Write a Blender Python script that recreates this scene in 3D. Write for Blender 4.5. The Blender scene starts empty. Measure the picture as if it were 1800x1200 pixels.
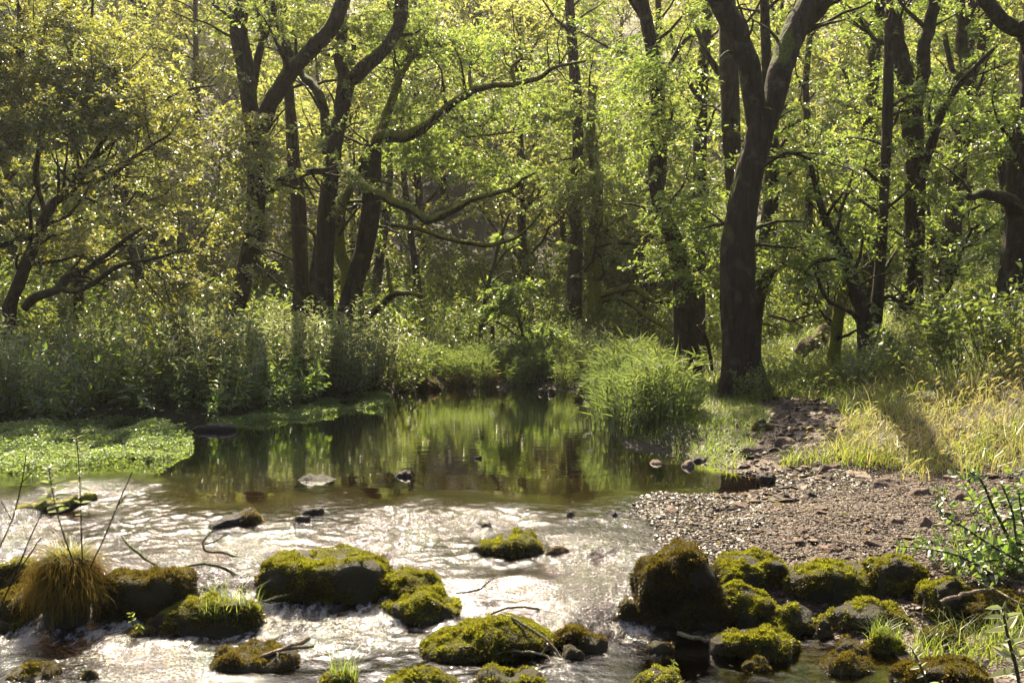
import bpy, math, numpy as np
from mathutils import Vector, Euler

sc = bpy.context.scene
R = math.radians
# ------------------------------------------------------------------ camera, sky, sun, exposure
CAM_H = 2.0
TILT = math.atan(80 / 1750)
cam_d = bpy.data.cameras.new("camera")
cam_d.lens = 35.0
cam_d.sensor_width = 36.0
cam_d.clip_start = 0.05
cam_d.clip_end = 600
cam = bpy.data.objects.new("camera", cam_d)
cam.location = (0, 0, CAM_H)
cam.rotation_euler = (R(90) - TILT, 0, 0)
sc.collection.objects.link(cam)
sc.camera = cam

SUN_EL = 51.0
SUN_AZ = -14.0            # degrees to the left of straight ahead (the light comes from behind the wood)
w = bpy.data.worlds.new("World")
sc.world = w
w.use_nodes = True
nt = w.node_tree
sky = nt.nodes.new("ShaderNodeTexSky")
sky.sky_type = 'NISHITA'
sky.sun_disc = False
sky.sun_elevation = R(SUN_EL)
sky.sun_rotation = R(SUN_AZ)
sky.air_density = 0.7
sky.dust_density = 5.0
sky.ozone_density = 0.3
nt.links.new(sky.outputs[0], nt.nodes["Background"].inputs[0])
nt.nodes["Background"].inputs[1].default_value = 0.075

sl = bpy.data.lights.new("sun", 'SUN')
sl.energy = 5.0
sl.angle = R(0.5)
sl.color = (1.0, 0.86, 0.61)
so = bpy.data.objects.new("sun", sl)
sdir = Vector((math.sin(R(SUN_AZ)) * math.cos(R(SUN_EL)), math.cos(R(SUN_AZ)) * math.cos(R(SUN_EL)), math.sin(R(SUN_EL))))
so.rotation_euler = sdir.to_track_quat('Z', 'Y').to_euler()
so.location = (0, 0, 40)
sc.collection.objects.link(so)

sc.view_settings.view_transform = 'Standard'
sc.view_settings.look = 'None'
sc.view_settings.exposure = 1.72
sc.view_settings.gamma = 1.0
cy = sc.cycles
cy.max_bounces = 7
cy.diffuse_bounces = 3
cy.glossy_bounces = 3
cy.transmission_bounces = 5
cy.transparent_max_bounces = 8
cy.sample_clamp_indirect = 6.0
cy.caustics_reflective = False
cy.caustics_refractive = False
cy.use_denoising = True

# ------------------------------------------------------------------ maths helpers
UP = np.array([0, 0, 1.0])


def nrm(a):
    return a / (np.linalg.norm(a, axis=-1, keepdims=True) + 1e-9)


def _hash(i, j, k, s):
    h = (i * 374761393 + j * 668265263 + k * 2147483647 + s * 974711) & 0xFFFFFFFF
    h = ((h ^ (h >> 13)) * 1274126177) & 0xFFFFFFFF
    h = h ^ (h >> 16)
    return (h & 0xFFFF) / 32767.5 - 1.0


def vnoise(p, s=0):
    p = np.asarray(p, float)
    f = np.floor(p)
    i = f.astype(np.int64)
    t = p - f
    t = t * t * (3 - 2 * t)
    r = 0
    for a in (0, 1):
        for b in (0, 1):
            for c in (0, 1):
                wgt = (t[..., 0] if a else 1 - t[..., 0]) * (t[..., 1] if b else 1 - t[..., 1]) * (t[..., 2] if c else 1 - t[..., 2])
                r = r + wgt * _hash(i[..., 0] + a, i[..., 1] + b, i[..., 2] + c, s)
    return r


def fbm(p, s=0, o=3, g=0.5):
    r, a, q = 0, 1.0, np.asarray(p, float)
    for k in range(o):
        r = r + a * vnoise(q, s + k * 7)
        q = q * 2.03
        a *= g
    return r


def sstep(a, b, x):
    t = np.clip((x - a) / (b - a), 0, 1)
    return t * t * (3 - 2 * t)


CT, ST = math.cos(TILT), math.sin(TILT)


def ray(px, py):
    u, v = (px - 900) / 1750.0, (600 - py) / 1750.0
    return np.array([u, CT + ST * v, -ST + CT * v])


def at(px, py, Y):
    d = ray(px, py)
    k = Y / d[1]
    return np.array([d[0] * k, Y, CAM_H + d[2] * k])


# ------------------------------------------------------------------ ground and water heights
def plane(px, py, z):
    d = ray(px, py)
    k = (z - CAM_H) / d[2]
    return (d[0] * k, d[1] * k)


POLY = [(-7.5, 2.0), (-7.0, 6.0), (-6.0, 9.0), (-6.0, 10.6)]
POLY += [plane(-20, 764, 0), plane(120, 750, 0), plane(340, 742, 0), plane(480, 728, 0), plane(560, 712, 0), plane(640, 700, 0), plane(690, 690, 0), plane(705, 682, 0)]
POLY += [plane(800, 680, 0), plane(930, 680, 0), plane(1005, 684, 0), plane(1028, 695, 0), plane(1045, 720, 0), plane(1055, 745, 0), plane(1075, 775, 0), plane(1130, 788, 0), plane(1195, 795, 0), plane(1250, 822, 0), plane(1330, 838, 0), plane(1378, 858, 0), plane(1330, 866, -.02), plane(1150, 868, -.02), plane(1120, 885, -.03), plane(1140, 930, -.07), plane(1170, 985, -.12), plane(1260, 1040, -.2), plane(1420, 1080, -.28), plane(1470, 1120, -.31), plane(1560, 1160, -.33), (2.3, 5.2), (2.6, 2.0)]
POLY = np.array(POLY)


def sdf(X, Y):
    X = np.atleast_1d(np.asarray(X, float)).ravel()
    Y = np.atleast_1d(np.asarray(Y, float)).ravel()
    d2 = np.full(X.shape, 1e9)
    ins = np.zeros(X.shape, bool)
    n = len(POLY)
    for i in range(n):
        ax, ay = POLY[i]
        bx, by = POLY[(i + 1) % n]
        ex, ey = bx - ax, by - ay
        t = np.clip(((X - ax) * ex + (Y - ay) * ey) / (ex * ex + ey * ey), 0, 1)
        d2 = np.minimum(d2, (X - ax - t * ex) ** 2 + (Y - ay - t * ey) ** 2)
        c = ((ay > Y) != (by > Y)) & (X < ex * (Y - ay) / (ey if abs(ey) > 1e-9 else 1e-9) + ax)
        ins ^= c
    d = np.sqrt(d2)
    return np.where(ins, -d, d)


def level(Y, X=0.0):
    Yw = np.asarray(Y) + 0.12 * np.sin(np.asarray(X) * 2.1 + 0.7) + 0.07 * np.sin(np.asarray(X) * 5.3)
    return np.interp(Yw, [2, 5.0, 6.75, 7.05, 7.35, 8.2, 10.2, 11], [-.40, -.36, -.31, -.22, -.13, -.09, -.01, 0])


def splus(x, k=1.0):
    return np.log1p(np.exp(np.clip(x / k, -30, 30))) * k


def gz(X, Y, detail=True):
    X = np.atleast_1d(np.asarray(X, float)).ravel()
    Y = np.atleast_1d(np.asarray(Y, float)).ravel()
    s = sdf(X, Y)
    wob = s + 0.10 * vnoise(np.stack([X * 2.2, Y * 2.2, X * 0], -1), 5)
    L = level(Y, X)
    o = np.maximum(wob, 0)
    bank = 0.26 * (1 - np.exp(-o / 0.35)) + 0.02 * o
    beach = 0.004 + 0.05 * o + .03 * sstep(.3, 1.2, o)
    wb = sstep(0.3, 0.9, X) * (1 - sstep(11.6, 13.2, Y))
    z = np.where(wob < 0, L - 0.02 - 0.30 * sstep(0, 1.1, -wob), L + bank * (1 - wb) + beach * wb)
    z = z + 0.46 * splus(X - (3.5 + 0.10 * Y), 0.5) * sstep(7.5, 10.5, Y) + 0.12 * splus(X - 3.4, .4) * (1 - sstep(7.5, 10.5, Y))
    z = z + 0.50 * splus(Y - 33, 2.0) + 0.30 * splus(-X - 11, 1.0) * sstep(10, 20, Y)
    z = np.minimum(z, 34 + 0.05 * z)
    if detail:
        p = np.stack([X, Y, X * 0], -1)
        out = sstep(0, .5, s)
        z = z + out * (0.035 * fbm(p * 2.1, 3) + 0.12 * fbm(p * .33, 9) * sstep(2, 5, s)) + 0.012 * fbm(p * 7, 11)
    return z


def surf(X, Y):
    s = sdf(X, Y)
    return np.maximum(gz(X, Y), np.where(s < 0.3, level(Y, X), -9))


def hit(px, py):
    d = ray(px, py)
    Ys = np.arange(3.0, 75, .02)
    k = Ys / d[1]
    X, Z = d[0] * k, CAM_H + d[2] * k
    S = surf(X, Ys)
    b = np.nonzero(Z <= S)[0]
    i = b[0] if len(b) else len(Ys) - 1
    return np.array([X[i], Ys[i], S[i]])


# ------------------------------------------------------------------ mesh building
def link(o, parent=None):
    sc.collection.objects.link(o)
    if parent is not None:
        o.parent = parent
    return o


def mesh(name, parts, mats, smooth=True):
    """parts: list of (verts, faces) or (verts, faces, material index)"""
    V, LI, LS, MI = [], [], [], []
    off, ls = 0, 0
    for p in parts:
        v, f = p[0], p[1]
        if len(f) == 0:
            continue
        m = p[2] if len(p) > 2 else 0
        V.append(v)
        k = f.shape[1]
        LI.append((f + off).ravel())
        LS.append(ls + np.arange(len(f)) * k)
        MI.append(np.full(len(f), m))
        off += len(v)
        ls += len(f) * k
    V = np.concatenate(V).astype(np.float32)
    LI = np.concatenate(LI).astype(np.int32)
    LS = np.concatenate(LS).astype(np.int32)
    MI = np.concatenate(MI).astype(np.int32)
    me = bpy.data.meshes.new(name)
    me.vertices.add(len(V))
    me.vertices.foreach_set("co", V.ravel())
    me.loops.add(len(LI))
    me.loops.foreach_set("vertex_index", LI)
    me.polygons.add(len(LS))
    me.polygons.foreach_set("loop_start", LS)
    for m in mats:
        me.materials.append(m)
    if len(mats) > 1:
        me.polygons.foreach_set("material_index", MI)
    me.update(calc_edges=True)
    me.validate()
    if smooth:
        me.shade_smooth()
    else:
        me.shade_flat()
    return me


def obj(name, parts, mats, parent=None, smooth=True, base=None):
    if not isinstance(mats, (list, tuple)):
        mats = [mats]
    if base is not None:
        parts = [(p[0] - np.asarray(base),) + tuple(p[1:]) for p in parts]
    o = bpy.data.objects.new(name, mesh(name, parts, mats, smooth))
    link(o, parent)
    if base is not None and parent is None:
        o.location = base
    return o


def tag(o, label=None, cat=None, group=None, kind=None):
    if label:
        o["label"] = label
    if cat:
        o["category"] = cat
    if group:
        o["group"] = group
    if kind:
        o["kind"] = kind
    return o


def thing(name, loc, label, cat, group=None):
    o = bpy.data.objects.new(name, None)
    o.empty_display_size = 0.2
    o.location = loc
    link(o)
    return tag(o, label, cat, group)


def copy_tree(o, parent=None):
    c = o.copy()
    link(c, parent)
    for ch in list(o.children):
        copy_tree(ch, c)
    return c


def spath(P, r, per=4):
    """Catmull-Rom refinement"""
    P = np.asarray(P, float)
    r = np.asarray(r, float)
    n = len(P)
    out, rr = [], []
    for i in range(n - 1):
        p0, p1, p2, p3 = P[max(i - 1, 0)], P[i], P[i + 1], P[min(i + 2, n - 1)]
        for t in np.linspace(0, 1, per, endpoint=False):
            out.append(0.5 * ((2 * p1) + (-p0 + p2) * t + (2 * p0 - 5 * p1 + 4 * p2 - p3) * t * t + (-p0 + 3 * p1 - 3 * p2 + p3) * t ** 3))
            rr.append(r[i] * (1 - t) + r[i + 1] * t)
    out.append(P[-1])
    rr.append(r[-1])
    return np.array(out), np.array(rr)


def tube(P, r, n=8, rough=0.0, flare=0.0, seed=0, freq=3.0):
    P = np.asarray(P, float)
    r = np.asarray(r, float)
    m = len(P)
    T = nrm(np.gradient(P, axis=0))
    ref = np.array([1.0, 0, 0]) if abs(T[0][0]) < .8 else np.array([0, 1.0, 0])
    A = np.zeros_like(P)
    a = ref
    for i in range(m):
        a = a - T[i] * a.dot(T[i])
        a = a / (np.linalg.norm(a) + 1e-9)
        A[i] = a
    B = np.cross(T, A)
    th = np.linspace(0, 2 * np.pi, n, endpoint=False)
    c, s = np.cos(th), np.sin(th)
    rad = r[:, None] * np.ones(n)
    if flare:
        h = np.concatenate([[0], np.cumsum(np.linalg.norm(np.diff(P, axis=0), axis=1))])
        rad = rad * (1 + flare * np.exp(-h / 0.35)[:, None] * (1 + .45 * np.cos(5 * th + seed) + .25 * np.cos(3 * th + 2 * seed)))
    D = A[:, None, :] * c[None, :, None] + B[:, None, :] * s[None, :, None]
    V = P[:, None, :] + D * rad[:, :, None]
    if rough:
        q = V * freq
        q[..., 2] *= .35
        V = V + D * (rad * (rough * fbm(q, seed, 3) + .55 * rough * vnoise(V * np.array([17., 17., 2.2]), seed + 3) + .35 * rough * vnoise(V * np.array([38., 38., 6.]), seed + 8)))[:, :, None]
    V = V.reshape(-1, 3)
    i = np.arange(m - 1)[:, None] * n
    j = np.arange(n)[None, :]
    F = np.stack([i + j, i + (j + 1) % n, i + n + (j + 1) % n, i + n + j], -1).reshape(-1, 4)
    V = np.concatenate([V, P[-1:] + T[-1:] * r[-1] * .4])
    k = (m - 1) * n
    cap = np.stack([k + np.arange(n), k + (np.arange(n) + 1) % n, np.full(n, m * n)], -1)
    return [(V, F), (V, cap)]


def merge(parts):
    return parts


def leaves(C, A, N, L, W, fold=0.3, droop=0.15, six=False):
    """one folded leaf for every row"""
    n = len(C)
    if n == 0:
        return []
    A = nrm(A)
    S = nrm(np.cross(A, N))
    Nn = np.cross(S, A)
    L = np.broadcast_to(np.asarray(L, float), (n,))[:, None]
    W = np.broadcast_to(np.asarray(W, float), (n,))[:, None]
    tip = C + A * L - Nn * droop * L
    if not six:
        mid = C + A * L * .42
        l = mid - S * W * .5 + Nn * fold * W * .5
        r = mid + S * W * .5 + Nn * fold * W * .5
        V = np.stack([C, r, tip, l], 1).reshape(-1, 3)
        b = np.arange(n)[:, None] * 4
        F = np.concatenate([b + np.array([[0, 1, 2]]), b + np.array([[0, 2, 3]])])
        return [(V, F)]
    m1, m2 = C + A * L * .28, C + A * L * .62 - Nn * droop * .4 * L
    V = np.stack([C, m1 + S * W * .46 + Nn * fold * W * .46, m2 + S * W * .40 + Nn * fold * W * .4, tip,
                  m2 - S * W * .40 + Nn * fold * W * .4, m1 - S * W * .46 + Nn * fold * W * .46], 1).reshape(-1, 3)
    b = np.arange(n)[:, None] * 6
    F = np.concatenate([b + np.array([[0, 1, 2, 3]]), b + np.array([[0, 3, 4, 5]])])
    return [(V, F)]


def sprays(rng, C, D, Ln, n, lL, lW, flat=1.6, ntilt=.5, droop=.18, six=False, tw=.006, tmin=.12):
    """leafy twigs: returns (leaf parts, twig parts)"""
    C = np.asarray(C, float)
    D = nrm(np.asarray(D, float))
    S = len(C)
    if S == 0:
        return [], []
    Ln = np.broadcast_to(np.asarray(Ln, float), (S,))
    t = tmin + (1 - tmin) * (np.arange(n)[None, :] + rng.random((S, n))) / n
    sg = np.where(np.arange(n) % 2 == 0, 1.0, -1.0)[None, :]
    sag = -droop * Ln[:, None] * t * t
    base = C[:, None, :] + D[:, None, :] * (Ln[:, None] * t)[..., None] + UP * sag[..., None]
    base = base + rng.normal(0, .018, base.shape) + rng.normal(0, .06, (S, n, 1)) * UP * .5
    rv = rng.normal(0, 1, (S, n, 3))
    side = nrm(np.cross(np.broadcast_to(D[:, None, :], rv.shape), UP * flat + rv * .8)) * sg[..., None]
    ax = D[:, None, :] * .55 + side * .85 + rng.normal(0, .28, (S, n, 3)) - UP * .12
    N = UP + rng.normal(0, ntilt, (S, n, 3))
    L = lL * rng.uniform(.55, 1.25, (S, n))
    lf = leaves(base.reshape(-1, 3), ax.reshape(-1, 3), N.reshape(-1, 3), L.ravel(), L.ravel() * lW / lL, six=six)
    tt = np.array([0, .35, .7, 1.0])
    P = C[:, None, :] + D[:, None, :] * (Ln[:, None] * tt)[..., None] + UP * (-droop * Ln[:, None] * tt * tt)[..., None]
    a = nrm(np.cross(D, UP + .01))
    b = np.cross(D, a)
    V = []
    for k in range(3):
        th = 2 * np.pi * k / 3
        off = (a * math.cos(th) + b * math.sin(th))[:, None, :] * (tw * (1 - .75 * tt))[None, :, None]
        V.append(P + off)
    V = np.stack(V, 2).reshape(-1, 3)   # S,4,3
    bi = (np.arange(S) * 12)[:, None]
    q = []
    for i in range(3):
        for k in range(3):
            q.append([i * 3 + k, i * 3 + (k + 1) % 3, i * 3 + 3 + (k + 1) % 3, i * 3 + 3 + k])
    F = (bi[:, None, :] + np.array(q)[None]).reshape(-1, 4)
    return lf, [(V, F)]


def blades(rng, P, h, lean, wd, az=None, nseg=3, curl=1.0):
    n = len(P)
    if az is None:
        az = rng.uniform(0, 2 * np.pi, n)
    h = np.broadcast_to(h, (n,))
    lean = np.broadcast_to(lean, (n,))
    wd = np.broadcast_to(wd, (n,))
    d = np.stack([np.cos(az), np.sin(az), az * 0], -1)
    fa = az + np.pi / 2 + rng.normal(0, .5, n)
    sd = np.stack([np.cos(fa), np.sin(fa), az * 0], -1)
    V = []
    for i in range(nseg + 1):
        s = i / nseg
        c = P + d * (lean * h * s ** (1 + curl))[:, None] + UP * (h * s * (1 - .45 * np.minimum(lean, 1.6) * s))[:, None]
        ww = (wd * (1 - s * .92) * .5)[:, None]
        V += [c - sd * ww, c + sd * ww]
    V = np.stack(V, 1).reshape(-1, 3)
    k = 2 * (nseg + 1)
    b = np.arange(n)[:, None] * k
    F = np.concatenate([b + np.array([[2 * i, 2 * i + 1, 2 * i + 3, 2 * i + 2]]) for i in range(nseg)])
    return [(V, F)]


# ------------------------------------------------------------------ materials
def newmat(name):
    m = bpy.data.materials.new(name)
    m.use_nodes = True
    t = m.node_tree
    for n in list(t.nodes):
        t.nodes.remove(n)
    return m, t, t.nodes.new("ShaderNodeOutputMaterial")


def nd(t, kind, **kw):
    n = t.nodes.new("ShaderNode" + kind)
    for k, v in kw.items():
        if k.startswith("i_"):
            key = k[2:]
            key = int(key) if key.isdigit() else key.replace("_", " ")
            n.inputs[key].default_value = v
        else:
            setattr(n, k, v)
    return n


def lk(t, a, b):
    t.links.new(a, b)


def ramp(t, fac, stops):
    n = t.nodes.new("ShaderNodeValToRGB")
    e = n.color_ramp.elements
    while len(e) < len(stops):
        e.new(.5)
    for i, (p, c) in enumerate(stops):
        e[i].position = p
        e[i].color = (*c, 1) if len(c) == 3 else c
    lk(t, fac, n.inputs[0])
    return n.outputs[0]


def noise(t, scale, detail=3, vec=None, rough=.55):
    n = nd(t, "TexNoise")
    n.inputs["Scale"].default_value = scale
    n.inputs["Detail"].default_value = detail
    n.inputs["Roughness"].default_value = rough
    if vec is not None:
        lk(t, vec, n.inputs["Vector"])
    return n.outputs["Fac"]


def leaf_mat(name, cols, trans, gloss=.10, rough=.38, tfac=.5, patch=.6):
    """cols: reflectance of dull to fresh leaf, trans: colour of the light that comes through"""
    m, t, out = newmat(name)
    g = nd(t, "NewGeometry")
    rnd = g.outputs["Random Per Island"]
    pos = nd(t, "NewGeometry").outputs["Position"]
    nz = noise(t, patch, 2, pos)
    mx = nd(t, "Math", operation='MULTIPLY_ADD')
    lk(t, rnd, mx.inputs[0])
    mx.inputs[1].default_value = .65
    sub = nd(t, "Math", operation='MULTIPLY_ADD')
    lk(t, nz, sub.inputs[0])
    sub.inputs[1].default_value = 1.1
    sub.inputs[2].default_value = -.38
    lk(t, sub.outputs[0], mx.inputs[2])
    k = len(cols)
    c1 = ramp(t, mx.outputs[0], [(i / (k - 1), c) for i, c in enumerate(cols)])
    k = len(trans)
    c2 = ramp(t, mx.outputs[0], [(i / (k - 1), c) for i, c in enumerate(trans)])
    d = nd(t, "BsdfDiffuse")
    lk(t, c1, d.inputs[0])
    tr = nd(t, "BsdfTranslucent")
    lk(t, c2, tr.inputs[0])
    a = nd(t, "MixShader")
    a.inputs[0].default_value = tfac
    lk(t, d.outputs[0], a.inputs[1])
    lk(t, tr.outputs[0], a.inputs[2])
    gl = nd(t, "BsdfGlossy")
    gl.inputs["Roughness"].default_value = rough
    gl.inputs["Color"].default_value = (1, 1, 1, 1)
    lw = nd(t, "LayerWeight")
    lw.inputs[0].default_value = .25
    ff = nd(t, "Math", operation='MULTIPLY_ADD')
    lk(t, lw.outputs["Fresnel"], ff.inputs[0])
    ff.inputs[1].default_value = gloss * 2.5
    ff.inputs[2].default_value = gloss * .45
    b = nd(t, "MixShader")
    lk(t, ff.outputs[0], b.inputs[0])
    lk(t, a.outputs[0], b.inputs[1])
    lk(t, gl.outputs[0], b.inputs[2])
    lk(t, b.outputs[0], out.inputs[0])
    return m


def bark_mat(name, dark, lite, moss=.5, mosscol=(.10, .13, .018), scale=1.0):
    m, t, out = newmat(name)
    tc = nd(t, "TexCoord").outputs["Object"]
    mp = nd(t, "Mapping")
    mp.inputs["Scale"].default_value = (1, 1, .18)
    lk(t, tc, mp.inputs[0])
    n1 = noise(t, 14 * scale, 5, mp.outputs[0], .65)
    n2 = noise(t, 2.2 * scale, 3, tc)
    col = ramp(t, n1, [(.3, dark), (.7, lite)])
    geo = nd(t, "NewGeometry")
    sx = nd(t, "SeparateXYZ")
    lk(t, geo.outputs["Normal"], sx.inputs[0])
    a = nd(t, "Math", operation='MULTIPLY_ADD')
    lk(t, sx.outputs[2], a.inputs[0])
    a.inputs[1].default_value = .55
    lk(t, n2, a.inputs[2])
    fac = ramp(t, a.outputs[0], [(1.0 - moss * .75, (0, 0, 0)), (1.12 - moss * .75, (1, 1, 1))])
    n3 = noise(t, 40, 2, tc)
    mc = ramp(t, n3, [(.3, tuple(c * .5 for c in mosscol)), (.7, tuple(c * 1.4 for c in mosscol))])
    mix = nd(t, "MixRGB")
    lk(t, fac, mix.inputs[0])
    lk(t, col, mix.inputs[1])
    lk(t, mc, mix.inputs[2])
    n4 = noise(t, 3.1, 5, tc, .7)
    lf = ramp(t, n4, [(.54, (0, 0, 0)), (.66, (.65, .65, .65))])
    mx2 = nd(t, "MixRGB")
    lk(t, lf, mx2.inputs[0])
    lk(t, mix.outputs[0], mx2.inputs[1])
    mx2.inputs[2].default_value = (*(c * 1.7 + .012 for c in (lite[0], lite[0] * .95, lite[0] * .55)), 1)
    mix = mx2
    p = nd(t, "BsdfPrincipled")
    p.inputs["Roughness"].default_value = .8
    p.inputs["Specular IOR Level"].default_value = .3
    lk(t, mix.outputs[0], p.inputs["Base Color"])
    bp = nd(t, "Bump")
    bp.inputs["Strength"].default_value = 1.0
    bp.inputs["Distance"].default_value = .14
    lk(t, n1, bp.inputs["Height"])
    lk(t, bp.outputs[0], p.inputs["Normal"])
    lk(t, p.outputs[0], out.inputs[0])
    return m


def stone_mat(name, c1, c2, rough=.6, moss=None, scale=9):
    m, t, out = newmat(name)
    tc = nd(t, "TexCoord").outputs["Object"]
    n1 = noise(t, scale, 6, tc, .65)
    col = ramp(t, n1, [(.32, c1), (.68, c2)])
    if moss:
        n2 = noise(t, 5, 4, tc)
        geo = nd(t, "NewGeometry")
        sx = nd(t, "SeparateXYZ")
        lk(t, geo.outputs["Normal"], sx.inputs[0])
        a = nd(t, "Math", operation='MULTIPLY_ADD')
        lk(t, sx.outputs[2], a.inputs[0])
        a.inputs[1].default_value = .35
        lk(t, n2, a.inputs[2])
        f = ramp(t, a.outputs[0], [(.35, (0, 0, 0)), (.55, (1, 1, 1))])
        mix = nd(t, "MixRGB")
        lk(t, f, mix.inputs[0])
        lk(t, col, mix.inputs[1])
        mix.inputs[2].default_value = (*moss, 1)
        col = mix.outputs[0]
    p = nd(t, "BsdfPrincipled")
    p.inputs["Roughness"].default_value = rough
    p.inputs["Specular IOR Level"].default_value = .28
    lk(t, col, p.inputs["Base Color"])
    bp = nd(t, "Bump")
    bp.inputs["Strength"].default_value = .8
    bp.inputs["Distance"].default_value = .04
    n3 = noise(t, scale * 4, 5, tc, .7)
    lk(t, n3, bp.inputs["Height"])
    lk(t, bp.outputs[0], p.inputs["Normal"])
    lk(t, p.outputs[0], out.inputs[0])
    return m


M = {}
M['leaf_wood'] = leaf_mat("leaf_wood", [(.045, .07, .012), (.07, .105, .018), (.10, .125, .02)], [(.22, .32, .05), (.35, .44, .07), (.49, .52, .10)], gloss=.11, rough=.45)
M['leaf_fresh'] = leaf_mat("leaf_fresh", [(.05, .09, .012), (.08, .125, .02), (.11, .14, .025)], [(.24, .38, .05), (.37, .50, .07), (.53, .58, .11)], gloss=.11, rough=.45)
M['leaf_thicket'] = leaf_mat("leaf_thicket", [(.04, .06, .012), (.06, .085, .016), (.10, .10, .018)], [(.25, .30, .04), (.39, .42, .055), (.56, .49, .07)], gloss=.16, rough=.42)
M['leaf_hill'] = leaf_mat("leaf_hill", [(.06, .09, .02), (.09, .12, .025), (.12, .13, .03)], [(.36, .43, .07), (.50, .54, .12), (.66, .63, .18)], gloss=.08, patch=.12)
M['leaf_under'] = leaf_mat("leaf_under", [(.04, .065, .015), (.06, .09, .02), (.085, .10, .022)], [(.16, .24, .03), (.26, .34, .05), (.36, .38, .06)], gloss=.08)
M['leaf_bank'] = leaf_mat("leaf_bank", [(.09, .115, .05), (.13, .155, .07), (.18, .19, .09)], [(.26, .34, .10), (.38, .45, .15), (.50, .52, .20)], gloss=.14, rough=.45)
M['leaf_bramble'] = leaf_mat("leaf_bramble", [(.045, .075, .03), (.065, .105, .035), (.09, .125, .035)], [(.18, .32, .04), (.28, .44, .05), (.4, .5, .07)], gloss=.12, rough=.4)
M['reed'] = leaf_mat("reed", [(.06, .10, .025), (.09, .14, .03), (.13, .16, .045)], [(.20, .30, .06), (.30, .39, .09), (.42, .46, .13)], gloss=.12, rough=.4)
M['grass'] = leaf_mat("grass", [(.07, .11, .02), (.11, .15, .025), (.16, .17, .04)], [(.24, .38, .04), (.38, .48, .06), (.5, .5, .1)], gloss=.025, rough=.5)
M['dry_grass'] = leaf_mat("dry_grass", [(.11, .13, .03), (.21, .18, .07), (.30, .24, .11)], [(.28, .40, .06), (.48, .44, .14), (.60, .50, .22)], gloss=.025)
M['straw'] = leaf_mat("straw", [(.07, .06, .014), (.14, .10, .025), (.20, .14, .04)], [(.22, .20, .03), (.34, .24, .05), (.44, .30, .07)], gloss=.0)
M['rust'] = leaf_mat("rust", [(.09, .06, .025), (.13, .09, .035), (.14, .13, .05)], [(.24, .15, .05), (.30, .22, .07), (.34, .32, .10)], gloss=.05)
M['cress'] = leaf_mat("cress", [(.07, .12, .03), (.10, .16, .045), (.14, .18, .06)], [(.22, .36, .05), (.34, .48, .08), (.44, .52, .1)], gloss=.09, rough=.4)
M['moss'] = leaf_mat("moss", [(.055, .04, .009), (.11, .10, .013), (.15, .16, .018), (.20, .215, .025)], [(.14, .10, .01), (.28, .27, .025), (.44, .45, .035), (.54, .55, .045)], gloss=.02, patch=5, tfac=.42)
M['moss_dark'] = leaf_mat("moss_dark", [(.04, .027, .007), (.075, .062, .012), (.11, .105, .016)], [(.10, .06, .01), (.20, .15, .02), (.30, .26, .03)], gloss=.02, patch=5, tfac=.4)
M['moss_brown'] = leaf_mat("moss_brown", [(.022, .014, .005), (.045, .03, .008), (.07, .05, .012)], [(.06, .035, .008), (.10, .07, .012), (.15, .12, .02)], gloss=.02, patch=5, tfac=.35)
M['bark'] = bark_mat("bark", (.008, .005, .003), (.062, .040, .024), .45)
M['bark_moss'] = bark_mat("bark_moss", (.014, .010, .005), (.048, .033, .018), .92, (.22, .21, .024))
M['bark_pale'] = bark_mat("bark_pale", (.024, .016, .010), (.085, .057, .035), .5)
M['twig'] = bark_mat("twig", (.014, .009, .006), (.045, .03, .018), .2)
M['deadwood'] = bark_mat("deadwood", (.12, .08, .055), (.32, .24, .17), .05)
M['stem'] = bark_mat("stem", (.05, .05, .02), (.10, .09, .035), .1)
M['rock'] = stone_mat("rock", (.009, .0065, .0045), (.042, .031, .020), .5, (.024, .02, .005))
M['stone_dark'] = stone_mat("stone_dark", (.007, .0055, .0045), (.026, .02, .016), .55)
M['stone_dry'] = stone_mat("stone_dry", (.10, .068, .05), (.22, .16, .125), .75)
M['stone_pale'] = stone_mat("stone_pale", (.22, .165, .125), (.40, .32, .25), .8)


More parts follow.
